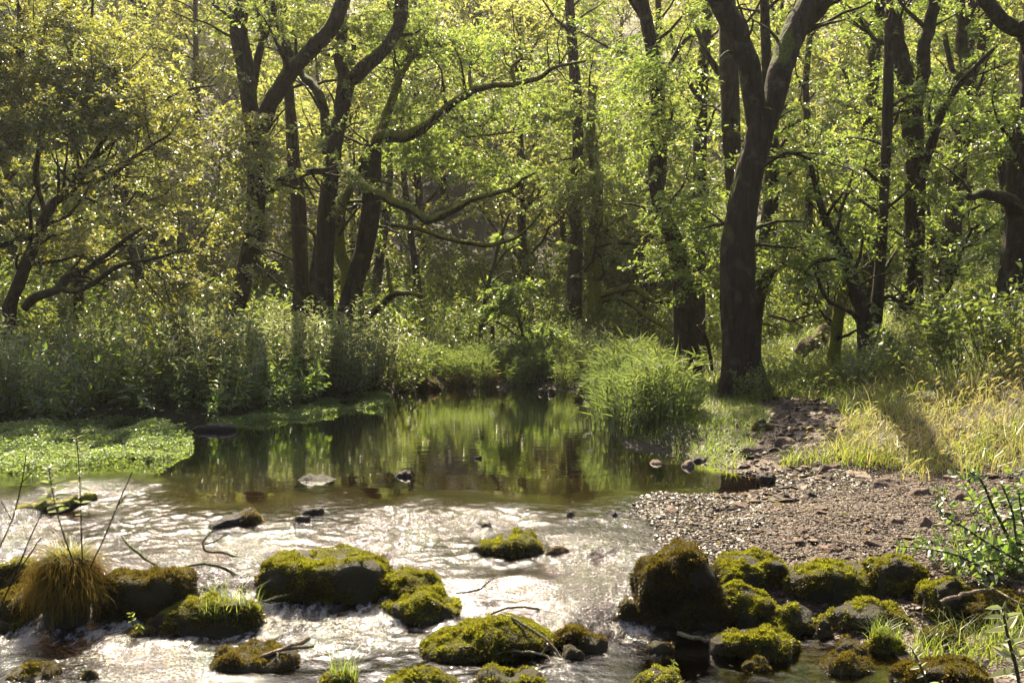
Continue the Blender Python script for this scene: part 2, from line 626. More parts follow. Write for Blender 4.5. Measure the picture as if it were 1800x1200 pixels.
def ground_mat():
    m, t, out = newmat("ground")
    pos = nd(t, "NewGeometry").outputs["Position"]
    n1 = noise(t, 6, 5, pos, .65)
    n2 = noise(t, .7, 3, pos)
    litter = ramp(t, n1, [(.25, (.014, .010, .005)), (.5, (.030, .024, .009)), (.75, (.030, .036, .010))])
    vor = nd(t, "TexVoronoi")
    vor.inputs["Scale"].default_value = 34
    lk(t, pos, vor.inputs["Vector"])
    sv = nd(t, "SeparateColor")
    lk(t, vor.outputs["Color"], sv.inputs[0])
    grav = ramp(t, sv.outputs[0], [(0, (.05, .034, .024)), (.5, (.10, .07, .052)), (1, (.17, .125, .098))])
    nf = noise(t, 1.6, 4, pos)
    mud = ramp(t, nf, [(.35, (.055, .037, .026)), (.65, (.125, .086, .065))])
    mg = nd(t, "MixRGB")
    mg.inputs[0].default_value = .55
    lk(t, mud, mg.inputs[1])
    lk(t, grav, mg.inputs[2])
    at_b = nd(t, "Attribute", attribute_name="beach")
    at_p = nd(t, "Attribute", attribute_name="bed")
    m1 = nd(t, "MixRGB")
    lk(t, at_b.outputs["Fac"], m1.inputs[0])
    lk(t, litter, m1.inputs[1])
    lk(t, mg.outputs[0], m1.inputs[2])
    bedc = ramp(t, n1, [(.3, (.03, .018, .008)), (.55, (.065, .042, .018)), (.75, (.085, .065, .025))])
    m2 = nd(t, "MixRGB")
    lk(t, at_p.outputs["Fac"], m2.inputs[0])
    lk(t, m1.outputs[0], m2.inputs[1])
    lk(t, bedc, m2.inputs[2])
    p = nd(t, "BsdfPrincipled")
    p.inputs["Roughness"].default_value = .7
    lk(t, m2.outputs[0], p.inputs["Base Color"])
    bp = nd(t, "Bump")
    bp.inputs["Strength"].default_value = 1.0
    bp.inputs["Distance"].default_value = .03
    ad = nd(t, "Math", operation='ADD')
    lk(t, vor.outputs["Distance"], ad.inputs[0])
    lk(t, n1, ad.inputs[1])
    lk(t, ad.outputs[0], bp.inputs["Height"])
    lk(t, bp.outputs[0], p.inputs["Normal"])
    lk(t, p.outputs[0], out.inputs[0])
    return m


def water_mat():
    m, t, out = newmat("water")
    pos = nd(t, "NewGeometry").outputs["Position"]
    mp = nd(t, "Mapping")
    mp.inputs["Scale"].default_value = (.55, 1.6, 1)
    lk(t, pos, mp.inputs[0])
    na = noise(t, 3.2, 3, mp.outputs[0])
    rap = nd(t, "Attribute", attribute_name="rapid").outputs["Fac"]
    mp2 = nd(t, "Mapping")
    mp2.inputs["Scale"].default_value = (1.1, 1.0, 1)
    lk(t, pos, mp2.inputs[0])
    nb = noise(t, 38, 3, mp2.outputs[0], .7)
    b1 = nd(t, "Bump")
    b1.inputs["Strength"].default_value = .10
    b1.inputs["Distance"].default_value = .02
    lk(t, na, b1.inputs["Height"])
    b2 = nd(t, "Bump")
    b2.inputs["Distance"].default_value = .014
    lk(t, nb, b2.inputs["Height"])
    lk(t, rap, b2.inputs["Strength"])
    lk(t, b1.outputs[0], b2.inputs["Normal"])
    fr = nd(t, "Fresnel")
    fr.inputs["IOR"].default_value = 1.33
    lk(t, b2.outputs[0], fr.inputs["Normal"])
    gl = nd(t, "BsdfGlossy")
    rr = nd(t, "Math", operation='MULTIPLY_ADD')
    lk(t, rap, rr.inputs[0])
    rr.inputs[1].default_value = .05
    rr.inputs[2].default_value = .02
    lk(t, rr.outputs[0], gl.inputs["Roughness"])
    lk(t, b2.outputs[0], gl.inputs["Normal"])
    gl.inputs["Color"].default_value = (1, 1, 1, 1)
    tr = nd(t, "BsdfTransparent")
    tr.inputs[0].default_value = (.33, .26, .165, 1)
    mx = nd(t, "MixShader")
    fm = nd(t, "Math", operation='MULTIPLY_ADD')
    lk(t, fr.outputs[0], fm.inputs[0])
    fb = nd(t, "Math", operation='MULTIPLY_ADD')
    lk(t, rap, fb.inputs[0])
    fb.inputs[1].default_value = -.9
    fb.inputs[2].default_value = 1.95
    lk(t, fb.outputs[0], fm.inputs[1])
    fm.inputs[2].default_value = .02
    fm.use_clamp = True
    lk(t, fm.outputs[0], mx.inputs[0])
    lk(t, tr.outputs[0], mx.inputs[1])
    lk(t, gl.outputs[0], mx.inputs[2])
    # foam on the broken water
    mp3 = nd(t, "Mapping")
    mp3.inputs["Scale"].default_value = (1.3, .8, 1)
    lk(t, pos, mp3.inputs[0])
    nfm = noise(t, 11, 6, mp3.outputs[0], .72)
    ff = nd(t, "Attribute", attribute_name="foam").outputs["Fac"]
    s = nd(t, "Math", operation='MULTIPLY_ADD')
    lk(t, ff, s.inputs[0])
    s.inputs[1].default_value = .15
    lk(t, nfm, s.inputs[2])
    fo = ramp(t, s.outputs[0], [(.66, (0, 0, 0)), (.84, (.75, .75, .75))])
    df = nd(t, "BsdfDiffuse")
    df.inputs[0].default_value = (.38, .36, .33, 1)
    mf = nd(t, "MixShader")
    lk(t, fo, mf.inputs[0])
    lk(t, mx.outputs[0], mf.inputs[1])
    lk(t, df.outputs[0], mf.inputs[2])
    lk(t, mf.outputs[0], out.inputs[0])
    return m


M['ground'] = ground_mat()
M['water'] = water_mat()

# ------------------------------------------------------------------ ground sheet
PATHPX = [(1330, 862), (1360, 825), (1390, 790), (1402, 765), (1412, 742), (1405, 722), (1380, 708)]
PATH = np.array([hit(*p)[:2] for p in PATHPX])


def dpoly(X, Y, P):
    d = np.full(np.shape(X), 1e9)
    for i in range(len(P) - 1):
        a, b = P[i], P[i + 1]
        e = b - a
        t = np.clip(((X - a[0]) * e[0] + (Y - a[1]) * e[1]) / (e @ e + 1e-9), 0, 1)
        d = np.minimum(d, np.hypot(X - a[0] - t * e[0], Y - a[1] - t * e[1]))
    return d


def beach_mask(X, Y, s):
    pw = sstep(.75, .35, dpoly(X, Y, PATH) + .15 * vnoise(np.stack([X * 3, Y * 3, X * 0], -1), 21))
    edge = 3.5 + .36 * (Y - 6)
    wb = sstep(.3, .8, X) * sstep(11.9, 10.9, Y) * sstep(edge + .5, edge - .1, X + .25 * vnoise(np.stack([X * 2, Y * 2, X * 0], -1), 22))
    return np.clip(np.maximum(pw, wb), 0, 1)


def axis(lo, hi, dlo, dhi, step, coarse):
    f = list(np.arange(dlo, dhi + 1e-6, step))
    a, s = [], step
    v = dlo
    while v > lo:
        s = min(s * 1.15, coarse)
        v -= s
        a.append(v)
    b, s = [], step
    v = f[-1]
    while v < hi:
        s = min(s * 1.15, coarse)
        v += s
        b.append(v)
    return np.array(a[::-1] + f + b)


def grid(xs, ys):
    X, Y = np.meshgrid(xs, ys)
    nx, ny = len(xs), len(ys)
    i = np.arange(ny - 1)[:, None] * nx
    j = np.arange(nx - 1)[None, :]
    F = np.stack([i + j, i + j + 1, i + nx + j + 1, i + nx + j], -1).reshape(-1, 4)
    return X.ravel(), Y.ravel(), F


def fattr(me, name, val):
    a = me.attributes.new(name, 'FLOAT', 'POINT')
    a.data.foreach_set("value", np.asarray(val, np.float32))


xs = axis(-90, 90, -8, 8, .07, 2.5)
ys = axis(-25, 120, 4.5, 18, .07, 2.5)
gX, gY, gF = grid(xs, ys)
gS = sdf(gX, gY)
gO = obj("ground", [(np.stack([gX, gY, gz(gX, gY)], -1), gF)], M['ground'])
tag(gO, kind="structure")
fattr(gO.data, "beach", beach_mask(gX, gY, gS))
fattr(gO.data, "bed", sstep(.02, -.12, gS))

# ------------------------------------------------------------------ water sheet
xs = axis(-9.0, 3.4, -5.2, 2.4, .02, .3)
ys = axis(2.0, 22.6, 5.5, 10.4, .02, .25)
wX, wY, wF = grid(xs, ys)
wS = sdf(wX, wY)
rapid = sstep(10.7, 9.3, wY + .75 * vnoise(np.stack([wX * .7, wY * .5, wX * 0], -1), 31) + .35 * vnoise(np.stack([wX * 2.3, wY * 1.2, wX * 0], -1), 35) + .12 * (wX + 1.5)) * sstep(-7.5, -5.5, wX)
calm = sstep(.30, .75, fbm(np.stack([wX * .9, wY * .55, wX * 0], -1), 33, 2) + .45)
rapid = rapid * (.5 + .5 * calm) * (1 - .45 * sstep(6.75, 6.25, wY))
rapid = rapid * (1 - .6 * sstep(.0, 1.2, wX) * sstep(6.9, 6.4, wY))
p = np.stack([wX * 1.0, wY * 1.25, wX * 0], -1)
wz = level(wY, wX)
big = fbm(p * 2.6, 40, 2)
mid = fbm(p * 8.5, 41, 2)
fin = fbm(p * 19, 43, 2)
drop = np.exp(-((wY + .12 * np.sin(wX * 2.1 + .7) - 6.85) / .35) ** 2)
wz = wz + rapid * (.024 * big + .016 * mid + .0115 * fin) * (.30 + .95 * sstep(-.6, .9, fbm(p * 1.3, 47, 3))) * (1 + .8 * drop) + drop * .02 * big
# hump of water over the sunk stone in the gap
hp = plane(915, 1035, -.16)
wz = wz + .07 * np.exp(-(((wX - hp[0]) / .30) ** 2 + ((wY - hp[1]) / .22) ** 2))
wz = wz - .5 * sstep(.5, .9, wS)
wO = obj("water", [(np.stack([wX, wY, wz], -1), wF)], M['water'])
tag(wO, kind="structure")
fattr(wO.data, "rapid", rapid)
foam = rapid * (.32 + .9 * drop + .35 * sstep(8.2, 9.2, wY) * sstep(10.4, 9.4, wY)) * (1 - .7 * sstep(.2, 1.4, wX) * sstep(7.3, 6.6, wY))
fattr(wO.data, "foam", np.clip(foam, 0, 1.3))

# ------------------------------------------------------------------ trees
def limb_world(L, Y):
    P, r = [], []
    for q in L:
        y = Y + (q[3] if len(q) > 3 else 0)
        P.append(at(q[0], q[1], y))
        r.append(max(q[2], 2) / 2 / 1750 * y)
    return np.array(P), np.array(r)


def grow(rng, paths, n_sec, sec_len, n_ter, ter_len, up=.25, s0=.25):
    """secondary branches off the limbs; returns tubes, and the origins and directions of leafy twigs"""
    tubes, C, D = [], [], []
    wts = np.array([np.linalg.norm(np.diff(P, axis=0), axis=1).sum() for P, r in paths])
    for k in range(n_sec):
        P, r = paths[rng.choice(len(paths), p=wts / wts.sum())]
        s = rng.uniform(s0, 1) * (len(P) - 1)
        i = min(int(s), len(P) - 2)
        p = P[i] + (P[i + 1] - P[i]) * (s - i)
        tg = nrm(P[i + 1] - P[i])
        d = nrm(nrm(np.cross(tg, rng.normal(0, 1, 3))) * 1.0 + tg * .6 + UP * up)
        L = sec_len * rng.uniform(.6, 1.3)
        r0 = min(.45 * r[i], .028 + .012 * L)
        pts = [p]
        for j in range(6):
            d = nrm(d + rng.normal(0, .22, 3) + UP * (.05 if j < 3 else -.06))
            pts.append(pts[-1] + d * L / 6)
        pts = np.array(pts)
        tubes += tube(pts, np.linspace(r0, .006, 7), 5)
        for j in range(n_ter):
            q = rng.uniform(.25, 1) * 6
            a = min(int(q), 5)
            c = pts[a] + (pts[a + 1] - pts[a]) * (q - a)
            t2 = nrm(pts[a + 1] - pts[a])
            dd = nrm(nrm(np.cross(t2, UP + rng.normal(0, .6, 3))) * rng.choice([-1, 1]) + t2 * .7 + rng.normal(0, .25, 3))
            C.append(c)
            D.append(dd)
    return tubes, C, D


def blob(rng, fills):
    """twig origins scattered through soft-edged, gappy ellipsoids given in the photo's directions but with real depth"""
    C = []
    for (px, py, Y, rx, rz, ry, n) in fills:
        n = int(n * 1.45)
        c = at(px, py, Y)
        u = rng.normal(0, 1, (n * 3, 3))
        u = nrm(u) * rng.uniform(0, 1, (n * 3, 1)) ** .42
        q = c + u * np.array([rx, ry, rz])
        keep = fbm(q * np.array([.9, .9, 1.5]), int(px) % 97, 2) > -.12
        C.append(q[keep][:n])
    return np.concatenate(C) if C else np.zeros((0, 3))


def build_tree(name, label, cat, Y, trunk, limbs=(), sec=(0, 1.5), ter=(5, .7), fills=(), nl=26, leaf=(.085, .042), lm='leaf_wood', bark='bark',
               limb_bark=None, seed=0, flare=.55, group=None, up=.25, six=False, s0=.25, droop=.18, rough=.12, ntilt=.5, flat=1.6, tlen=.75, bare=()):
    rng = np.random.default_rng(seed + 100)
    nl = int(nl * 1.35)
    if name != 'thicket_tree':
        leaf = (leaf[0] * 1.2, leaf[1] * 1.2)
    P, r = limb_world(trunk, Y)
    g0 = gz(P[0][0], P[0][1])[0]
    base = np.array([P[0][0], P[0][1], g0])
    if P[0][2] > g0 + .1:
        P = np.concatenate([[base - UP * .15], P])
        r = np.concatenate([[r[0]], r])
    else:
        P[0][2] = g0 - .15
    t = thing(name, base, label, cat, group)
    hi = Y < 17
    p2, r2 = spath(P, r, 16 if hi else 7)
    paths = [(p2, r2)]
    tk = obj("trunk", tube(p2, r2, 72 if hi else 30, rough, flare, seed, 2.2), M[bark], t, base=base)
    for k, L in enumerate(limbs):
        lP, lr = limb_world(L, Y)
        if len(lP) > 2:
            lP[1:-1] += rng.normal(0, .22, lP[1:-1].shape) * lr[1:-1, None]
        q, rr = spath(lP, lr, 6)
        wv = np.stack([vnoise(q * 2.3 + 17 * j, seed + j) for j in range(3)], -1) + .6 * np.stack([vnoise(q * 5.1 + 31 * j, seed + j + 5) for j in range(3)], -1)
        q = q + wv * (np.minimum(rr, .10) * .34 + .010)[:, None] * np.minimum(np.arange(len(q)) / 3, 1)[:, None]
        if k not in bare:
            paths.append((q, rr))
        obj("limb", tube(q, rr, 12, rough, 0, seed + k), M[limb_bark or bark], t, base=base)
    tubes, C, D = grow(rng, paths, sec[0], sec[1], ter[0], ter[1], up, s0) if sec[0] else ([], [], [])
    C, D = (np.array(C).reshape(-1, 3), np.array(D).reshape(-1, 3))
    bt, bc, bd = grow(rng, paths, 7 + len(limbs), .9, 0, .1, .1, .12)
    tubes = tubes + bt
    F = blob(rng, fills)
    if len(F):
        az = rng.uniform(0, 2 * np.pi, len(F))
        FD = np.stack([np.cos(az), np.sin(az), rng.normal(.05, .25, len(F))], -1)
        C = np.concatenate([C, F])
        D = np.concatenate([D, FD])
    if len(C):
        ok = canopy_gaps(rng, C)
        C, D = C[ok], D[ok]
    lf, tw = sprays(rng, C, D, tlen * rng.uniform(.6, 1.3, len(C)), nl, leaf[0], leaf[1], six=six, droop=droop, ntilt=ntilt, flat=flat)
    if tubes or tw:
        obj("twigs", tubes + tw, M['twig'], t, base=base)
    if lf:
        obj("crown", lf, M[lm], t, smooth=False, base=base)
    return t


# openings in the canopy: places (world x, y, radius) that the sun reaches in the photo
SUNLIT = [(5.4, 11.6, 1.9), (6.6, 13.2, 1.6), (4.6, 10.6, 1.2), (-4.3, 17.6, 1.5), (-2.8, 19.4, 1.3), (-5, 20.6, 1.1), (.4, 21.6, 1.2), (.2, 20.4, .9), (-4.1, 19.2, 1.0), (-2.7, 22.6, .9), (-6.5, 16.0, 1.2), (-8.5, 16.2, .8), (-4.4, 16.5, 1.5), (-3.0, 18.2, 1.2), (-5.4, 15.8, 1.3), (-3.3, 17.6, 1.4), (-7.4, 15.3, .8), (-3.4, 18.6, 1.2), (-1.9, 21.6, 1.0), (2.6, 16.2, 1.0), (-4.6, 13.3, 1.3), (-6.2, 12.8, 1.3), (2.2, 15.2, 1.3), (1.9, 17.5, 1.0), (-1.2, 22.6, 1.6), (.8, 22.8, 1.4), (0, 24, 1.5), (4.2, 18.5, 1.0),
          (-3.5, 8.0, 2.2), (-1.0, 8.2, 2.2), (1.0, 8.0, 1.4), (-2, 6.2, 2.0), (2.5, 9.0, 1.2)]
SH = np.array([sdir.x, sdir.y]) / sdir.z


def canopy_gaps(rng, C):
    k = (C[:, 2:3] - .5)
    g = C[:, :2] - SH[None] * k
    inside = np.zeros(len(C), bool)
    for (x, y, r) in SUNLIT:
        inside |= (np.hypot(g[:, 0] - x, g[:, 1] - y) < r)
    high = C[:, 2] > CAM_H + C[:, 1] * .30
    near = C[:, 2] < 2.2
    drop = inside & ~near & (rng.random(len(C)) < np.where(high, .995, .925))
    return ~drop


# the big forked tree beside the path
T1Y = float(hit(1308, 698)[1])
build_tree("forked_tree", "big dark tree forking into a Y beside the stony path", "tree", T1Y,
           [(1308, 696, 78), (1303, 640, 66), (1299, 560, 60), (1297, 470, 57), (1301, 395, 53), (1316, 310, 48), (1333, 245, 47), (1341, 195, 52)],
           [[(1334, 225, 42, 0), (1318, 130, 40, -.1), (1292, 60, 42, -.2), (1258, 0, 40, -.3), (1232, -70, 34, -.4), (1215, -150, 26, -.5)],
            [(1342, 225, 42, 0), (1375, 135, 43, .2), (1403, 70, 46, .3), (1425, 5, 46, .5), (1440, -70, 40, .6), (1450, -160, 30, .7)],
            [(1420, 35, 24, .4), (1448, 10, 22, .4), (1475, -50, 18, .3), (1500, -110, 12, .2)],
            [(1330, 300, 12, .1), (1380, 268, 8, .4), (1425, 282, 5, .7)]],
           sec=(16, 1.6), ter=(6, .7), nl=22, leaf=(.10, .036), lm='leaf_fresh', seed=1,
           fills=[(1440, 130, T1Y + 0.8, .75, .8, .8, 38), (1180, 120, T1Y + 0.9, .75, .6, .7, 26), (1390, 430, T1Y + 1.0, .45, .8, .6, 30), (1240, 330, T1Y + 1.0, .3, .9, .5, 18), (1520, 30, T1Y + 0.9, .8, .6, .8, 22), (1130, 220, T1Y + 1.0, .6, .5, .6, 22)], droop=.4)
# trees right behind it
build_tree("woodland_tree", "straight grey trunk rising just behind the left fork of the big tree", "tree", 19.6,
           [(1306, 620, 26), (1300, 450, 27), (1289, 330, 30), (1285, 200, 32), (1281, 80, 30), (1276, -30, 27), (1272, -140, 20)],
           [[(1286, 160, 14), (1240, 90, 10, .4), (1215, 20, 7, .8)]],
           sec=(10, 1.5), ter=(5, .7), nl=22, lm='leaf_fresh', bark='bark_pale', seed=2, fills=[(1250, 420, 18.6, .55, .9, .6, 30)])
build_tree("woodland_tree", "thin curved dark trunk emerging behind the right side of the big forked tree", "tree", 18.8,
           [(1322, 600, 30), (1331, 520, 30), (1347, 430, 28), (1356, 330, 26), (1357, 250, 24), (1350, 150, 20), (1345, 40, 16), (1340, -80, 11)],
           [[(1333, 545, 13), (1348, 500, 10, .2), (1362, 470, 8, .3)]],
           sec=(12, 1.5), ter=(5, .7), nl=24, lm='leaf_fresh', seed=3, fills=[(1385, 470, 17.8, .45, .7, .6, 30), (1420, 300, 17.6, .6, .7, .7, 30)])
build_tree("woodland_tree", "leaning dark trunk behind the riverside reeds with its lower half bare", "tree", 19.2,
           [(1211, 640, 40), (1206, 570, 37), (1200, 500, 34), (1188, 430, 30), (1168, 380, 27), (1152, 320, 25), (1154, 240, 26), (1156, 165, 25), (1146, 90, 22), (1131, 10, 22), (1120, -80, 18), (1112, -170, 12)],
           [[(1136, 40, 14), (1105, -10, 10, .3), (1080, -60, 7, .5)], [(1160, 140, 10), (1190, 90, 8, .3), (1215, 60, 5, .6)], [(1206, 560, 7, .1), (1235, 590, 7, .3), (1252, 650, 6, .5)]],
           sec=(14, 1.5), ter=(6, .7), nl=26, lm='leaf_fresh', seed=4,
           fills=[(1190, 400, 18.8, .7, 1.0, .6, 60), (1175, 240, 18.9, .6, .7, .6, 24), (1215, 480, 18.7, .45, .6, .5, 24), (1085, 130, 19.4, .9, .7, .8, 30)])
build_tree("woodland_tree", "slim pale trunk between the leaning dark trunk and the big forked tree", "tree", 22.5,
           [(1226, 610, 26), (1228, 450, 24), (1230, 250, 22), (1236, 120, 20), (1243, 20, 19), (1246, -80, 16), (1250, -160, 11)],
           [[(1233, 180, 9), (1200, 120, 7, .4), (1180, 60, 5, .7)]],
           sec=(14, 1.6), ter=(6, .7), nl=26, lm='leaf_wood', bark='bark_pale', seed=5, fills=[(1225, 130, 22.8, .8, 1.1, .8, 30)])
# twin broken trunks in the middle
build_tree("woodland_tree", "brown twin-stemmed tree behind the pond with long low branches reaching right", "tree", 27.0,
           [(1006, 590, 31), (1010, 500, 26), (1012, 430, 25), (1010, 350, 22), (1016, 250, 19), (1010, 130, 20), (1002, 20, 16), (998, -80, 10)],
           [[(1046, 590, 30), (1042, 520, 27), (1043, 440, 25), (1046, 360, 21), (1040, 250, 17), (1044, 150, 12)],
            [(1030, 440, 13), (1062, 430, 12, -.3), (1100, 423, 11, -.6), (1134, 436, 8, -.9)],
            [(1032, 455, 14), (1065, 444, 13, -.2), (1095, 455, 14, -.4), (1118, 462, 13, -.6), (1146, 458, 9, -.8)],
            [(1050, 524, 12), (1085, 512, 12, -.4), (1118, 511, 12, -.8), (1150, 526, 10, -1.2), (1190, 528, 8, -1.5)],
            [(1056, 530, 10), (1090, 524, 11, -.5), (1115, 540, 10, -1), (1150, 562, 9, -1.4), (1186, 588, 8, -2)],
            [(1046, 510, 9), (1062, 480, 8, .2), (1090, 440, 7, .4), (1120, 400, 6, .6)],
            [(1046, 420, 9), (1080, 395, 8, .3), (1115, 370, 7, .6), (1150, 350, 4, .9)]],
           sec=(18, 1.7), ter=(6, .8), nl=26, leaf=(.11, .055), lm='leaf_wood', bark='bark_pale', limb_bark='bark_moss', seed=6,
           fills=[(1000, 250, 27.5, 2.0, 1.6, 1.2, 90), (1090, 360, 27.2, 1.4, 1.0, 1.0, 50), (1000, 330, 25.8, 1.0, .9, .6, 40), (960, 200, 25.6, 1.2, .9, .7, 50)])
# left group behind the bank
build_tree("woodland_tree", "tall dark trunk in the left group, its top splitting into two upswept limbs", "tree", 21.0,
           [(566, 600, 36), (570, 500, 33), (572, 420, 32), (577, 340, 31), (588, 260, 29), (600, 195, 28), (610, 140, 29)],
           [[(608, 150, 24), (598, 105, 22, .1), (596, 60, 20, .2), (604, 10, 20, .3), (618, -70, 15, .4), (626, -150, 10, .5)],
            [(612, 145, 25), (645, 115, 24, -.2), (678, 80, 23, -.3), (698, 40, 22, -.4), (704, -10, 21, -.5), (712, -90, 15, -.6), (722, -160, 10, -.7)],
            [(612, 110, 8), (622, 85, 9, -.1), (614, 70, 6, -.2)],
            [(572, 270, 17), (570, 190, 16, .3), (548, 150, 15, .5), (528, 125, 12, .7), (500, 60, 9, .9)]],
           sec=(18, 1.7), ter=(6, .75), nl=26, lm='leaf_wood', seed=7, s0=.35,
           fills=[(650, 40, 21.5, 1.3, .7, .9, 46), (555, 60, 21.7, 1.0, .7, .8, 30), (510, 300, 20.7, .7, .45, .6, 50), (690, 170, 21.8, 1.0, .8, .8, 40)])
build_tree("woodland_tree", "two-stemmed tree with a long mossy lower branch sweeping out over the pond", "tree", 21.4,
           [(612, 600, 44), (615, 550, 42), (622, 500, 36), (640, 440, 32), (652, 360, 32), (655, 300, 32), (657, 255, 30)],
           [[(612, 560, 26), (604, 490, 25), (600, 430, 23), (603, 370, 18), (620, 310, 14), (640, 270, 9)],
            [(655, 262, 24), (672, 245, 24, -.2), (715, 238, 20, -.4), (750, 222, 17, -.6), (785, 192, 15, -.8), (812, 172, 15, -1), (834, 159, 13, -1.1), (880, 150, 11, -1.3), (945, 138, 9, -1.5), (972, 117, 7, -1.7), (1030, 108, 4, -1.9)],
            [(600, 292, 15, -.3), (618, 308, 16, -.7), (645, 330, 17, -1.1), (690, 352, 17, -1.4), (728, 372, 16, -1.7), (752, 386, 15, -1.8), (782, 382, 14, -2), (822, 355, 11, -2.2), (862, 344, 9, -2.4), (900, 330, 7, -2.6), (918, 315, 5, -2.7), (940, 302, 3, -2.8)],
            [(905, 147, 6, -1.4), (902, 120, 6, -1.3), (918, 100, 5, -1.3), (905, 85, 3, -1.2)],
            [(826, 162, 5, -1.0), (824, 130, 5, -1.0), (828, 108, 4, -1)],
            [(690, 395, 9, -.3), (740, 403, 8, -.7), (790, 418, 8, -1), (845, 431, 9, -1.3), (890, 424, 7, -1.6), (925, 404, 5, -1.9), (955, 370, 4, -2.1)],
            [(624, 570, 20), (660, 545, 15, -.3), (690, 518, 13, -.6), (720, 516, 9, -.8), (748, 520, 5, -1)],
            [(692, 518, 8, -.6), (684, 490, 7, -.6), (680, 455, 6, -.6)],
            [(812, 205, 6, -.8), (818, 240, 5, -.9), (850, 238, 4, -1), (905, 232, 3, -1.2)],
            [(660, 260, 18), (690, 170, 16, .4), (716, 110, 15, .6), (750, 82, 11, .7), (800, 78, 6, .8)]],
           sec=(40, 1.2), ter=(6, .7), nl=22, leaf=(.085, .044), lm='leaf_fresh', bark='bark', limb_bark='bark_moss', seed=8, up=.1, bare=(2, 5, 6, 7),
           fills=[(800, 250, 22.3, 1.8, .8, .9, 90), (900, 190, 22.2, 1.5, .7, .9, 80), (720, 290, 22.3, .9, .5, .7, 36), (820, 60, 22.0, 1.8, .6, .9, 80), (980, 110, 21.8, 1.1, .6, .8, 50), (640, 280, 20.6, .5, .3, .4, 14), (860, 300, 22.4, 1.2, .5, .6, 36)])
build_tree("woodland_tree", "reddish brown trunk with bare twigs left of the tall dark trunk", "tree", 22.5,
           [(528, 590, 34), (530, 500, 29), (527, 430, 28), (524, 350, 25), (515, 260, 21), (508, 160, 17), (500, 60, 12), (495, -40, 8)],
           [[(540, 560, 14), (548, 480, 10, -.2), (555, 420, 7, -.4), (530, 395, 4, -.6)], [(535, 470, 5), (480, 440, 4, -.4), (420, 438, 3, -.8)], [(540, 520, 5), (500, 505, 4, -.3), (470, 480, 3, -.6)]],
           sec=(10, 1.4), ter=(6, .7), nl=26, lm='leaf_wood', bark='bark_pale', seed=9, s0=.6, fills=[(470, 150, 22.8, 1.0, 1.0, .8, 40)])
build_tree("woodland_tree", "leaning left trunk with a cut stub above and one heavy limb rising right", "tree", 20.0,
           [(404, 585, 32), (418, 530, 31), (434, 470, 31), (446, 400, 32), (450, 330, 32), (448, 250, 31), (440, 185, 30), (432, 120, 29), (420, 60, 28), (422, 18, 25)],
           [[(450, 260, 28), (466, 205, 29, -.2), (490, 165, 29, -.3), (515, 125, 27, -.4), (548, 90, 28, -.5), (578, 50, 27, -.6), (600, 5, 25, -.7), (625, -70, 18, -.8), (640, -150, 12, -.9)],
            [(440, 160, 17), (455, 110, 14, .2), (470, 50, 12, .3), (480, 0, 11, .4), (500, -80, 8, .5)],
            [(462, 60, 8, .3), (452, 20, 8, .4), (448, -60, 5, .5)],
            [(452, 345, 17), (485, 325, 17, -.3), (525, 310, 14, -.5), (560, 300, 10, -.7), (600, 292, 8, -.9)]],
           sec=(20, 1.5), ter=(6, .7), nl=26, lm='leaf_wood', seed=10,
           fills=[(500, 30, 20.4, 1.1, .6, .8, 40), (490, 285, 19.4, .9, .3, .6, 30), (440, 330, 19.4, .6, .6, .5, 22), (540, 350, 20.2, .7, .5, .5, 22), (440, 430, 19.4, .5, .4, .4, 14), (380, 60, 20.6, .5, .5, .6, 16)])
# right-hand wood
build_tree("woodland_tree", "tall dark trunk on the right slope forking high up, right of the big tree", "tree", 19.5,
           [(1597, 600, 42), (1603, 520, 36), (1607, 430, 34), (1608, 330, 33), (1606, 250, 33), (1603, 190, 36)],
           [[(1602, 205, 28), (1592, 140, 30), (1580, 80, 30, .1), (1565, 30, 30, .2), (1545, -10, 28, .3), (1520, -90, 20, .4), (1500, -170, 12, .5)],
            [(1606, 205, 22), (1620, 130, 21, -.1), (1630, 70, 21, -.2), (1641, 20, 20, -.3), (1648, -60, 17, -.4), (1655, -150, 11, -.4)],
            [(1610, 320, 18), (1635, 265, 17, -.3), (1650, 210, 15, -.4), (1672, 165, 11, -.6), (1725, 110, 8, -.8), (1755, 80, 5, -.9)],
            [(1600, 552, 10, -.3), (1622, 550, 10, -.5), (1645, 530, 9, -.7), (1665, 500, 9, -.8), (1684, 450, 8, -.9), (1710, 400, 6, -.9)],
            [(1575, 85, 10), (1535, 65, 8, .3), (1500, 20, 6, .6)]],
           sec=(24, 1.5), ter=(6, .7), nl=24, lm='leaf_fresh', seed=11,
           fills=[(1540, 150, 19.8, .9, 1.0, .8, 40), (1690, 200, 19.8, .8, .9, .8, 40), (1590, 30, 20, 1.2, .6, .9, 30), (1560, 340, 20, .6, .7, .6, 24), (1640, 350, 19.4, .4, .4, .4, 14)])
build_tree("woodland_tree", "upright brown trunk on the grassy slope at the right, with a narrow fork", "tree", 21.5,
           [(1663, 520, 36), (1672, 430, 32), (1680, 340, 29), (1692, 250, 28), (1698, 180, 27), (1702, 130, 28)],
           [[(1700, 140, 20), (1694, 70, 19, .2), (1688, 10, 18, .3), (1680, -70, 14, .4), (1676, -150, 9, .4)], [(1704, 140, 19), (1722, 80, 18, -.2), (1738, 20, 17, -.3), (1752, -60, 13, -.4), (1760, -140, 9, -.4)],
            [(1688, 290, 13), (1730, 210, 11, -.3), (1756, 150, 8, -.5)], [(1698, 160, 12), (1672, 120, 10, .1), (1660, 60, 8, .2)]],
           sec=(20, 1.5), ter=(6, .7), nl=24, lm='leaf_fresh', bark='bark_pale', seed=12, fills=[(1750, 200, 21.6, .9, 1.2, .8, 46), (1700, 40, 22, 1.0, .6, .8, 30)])
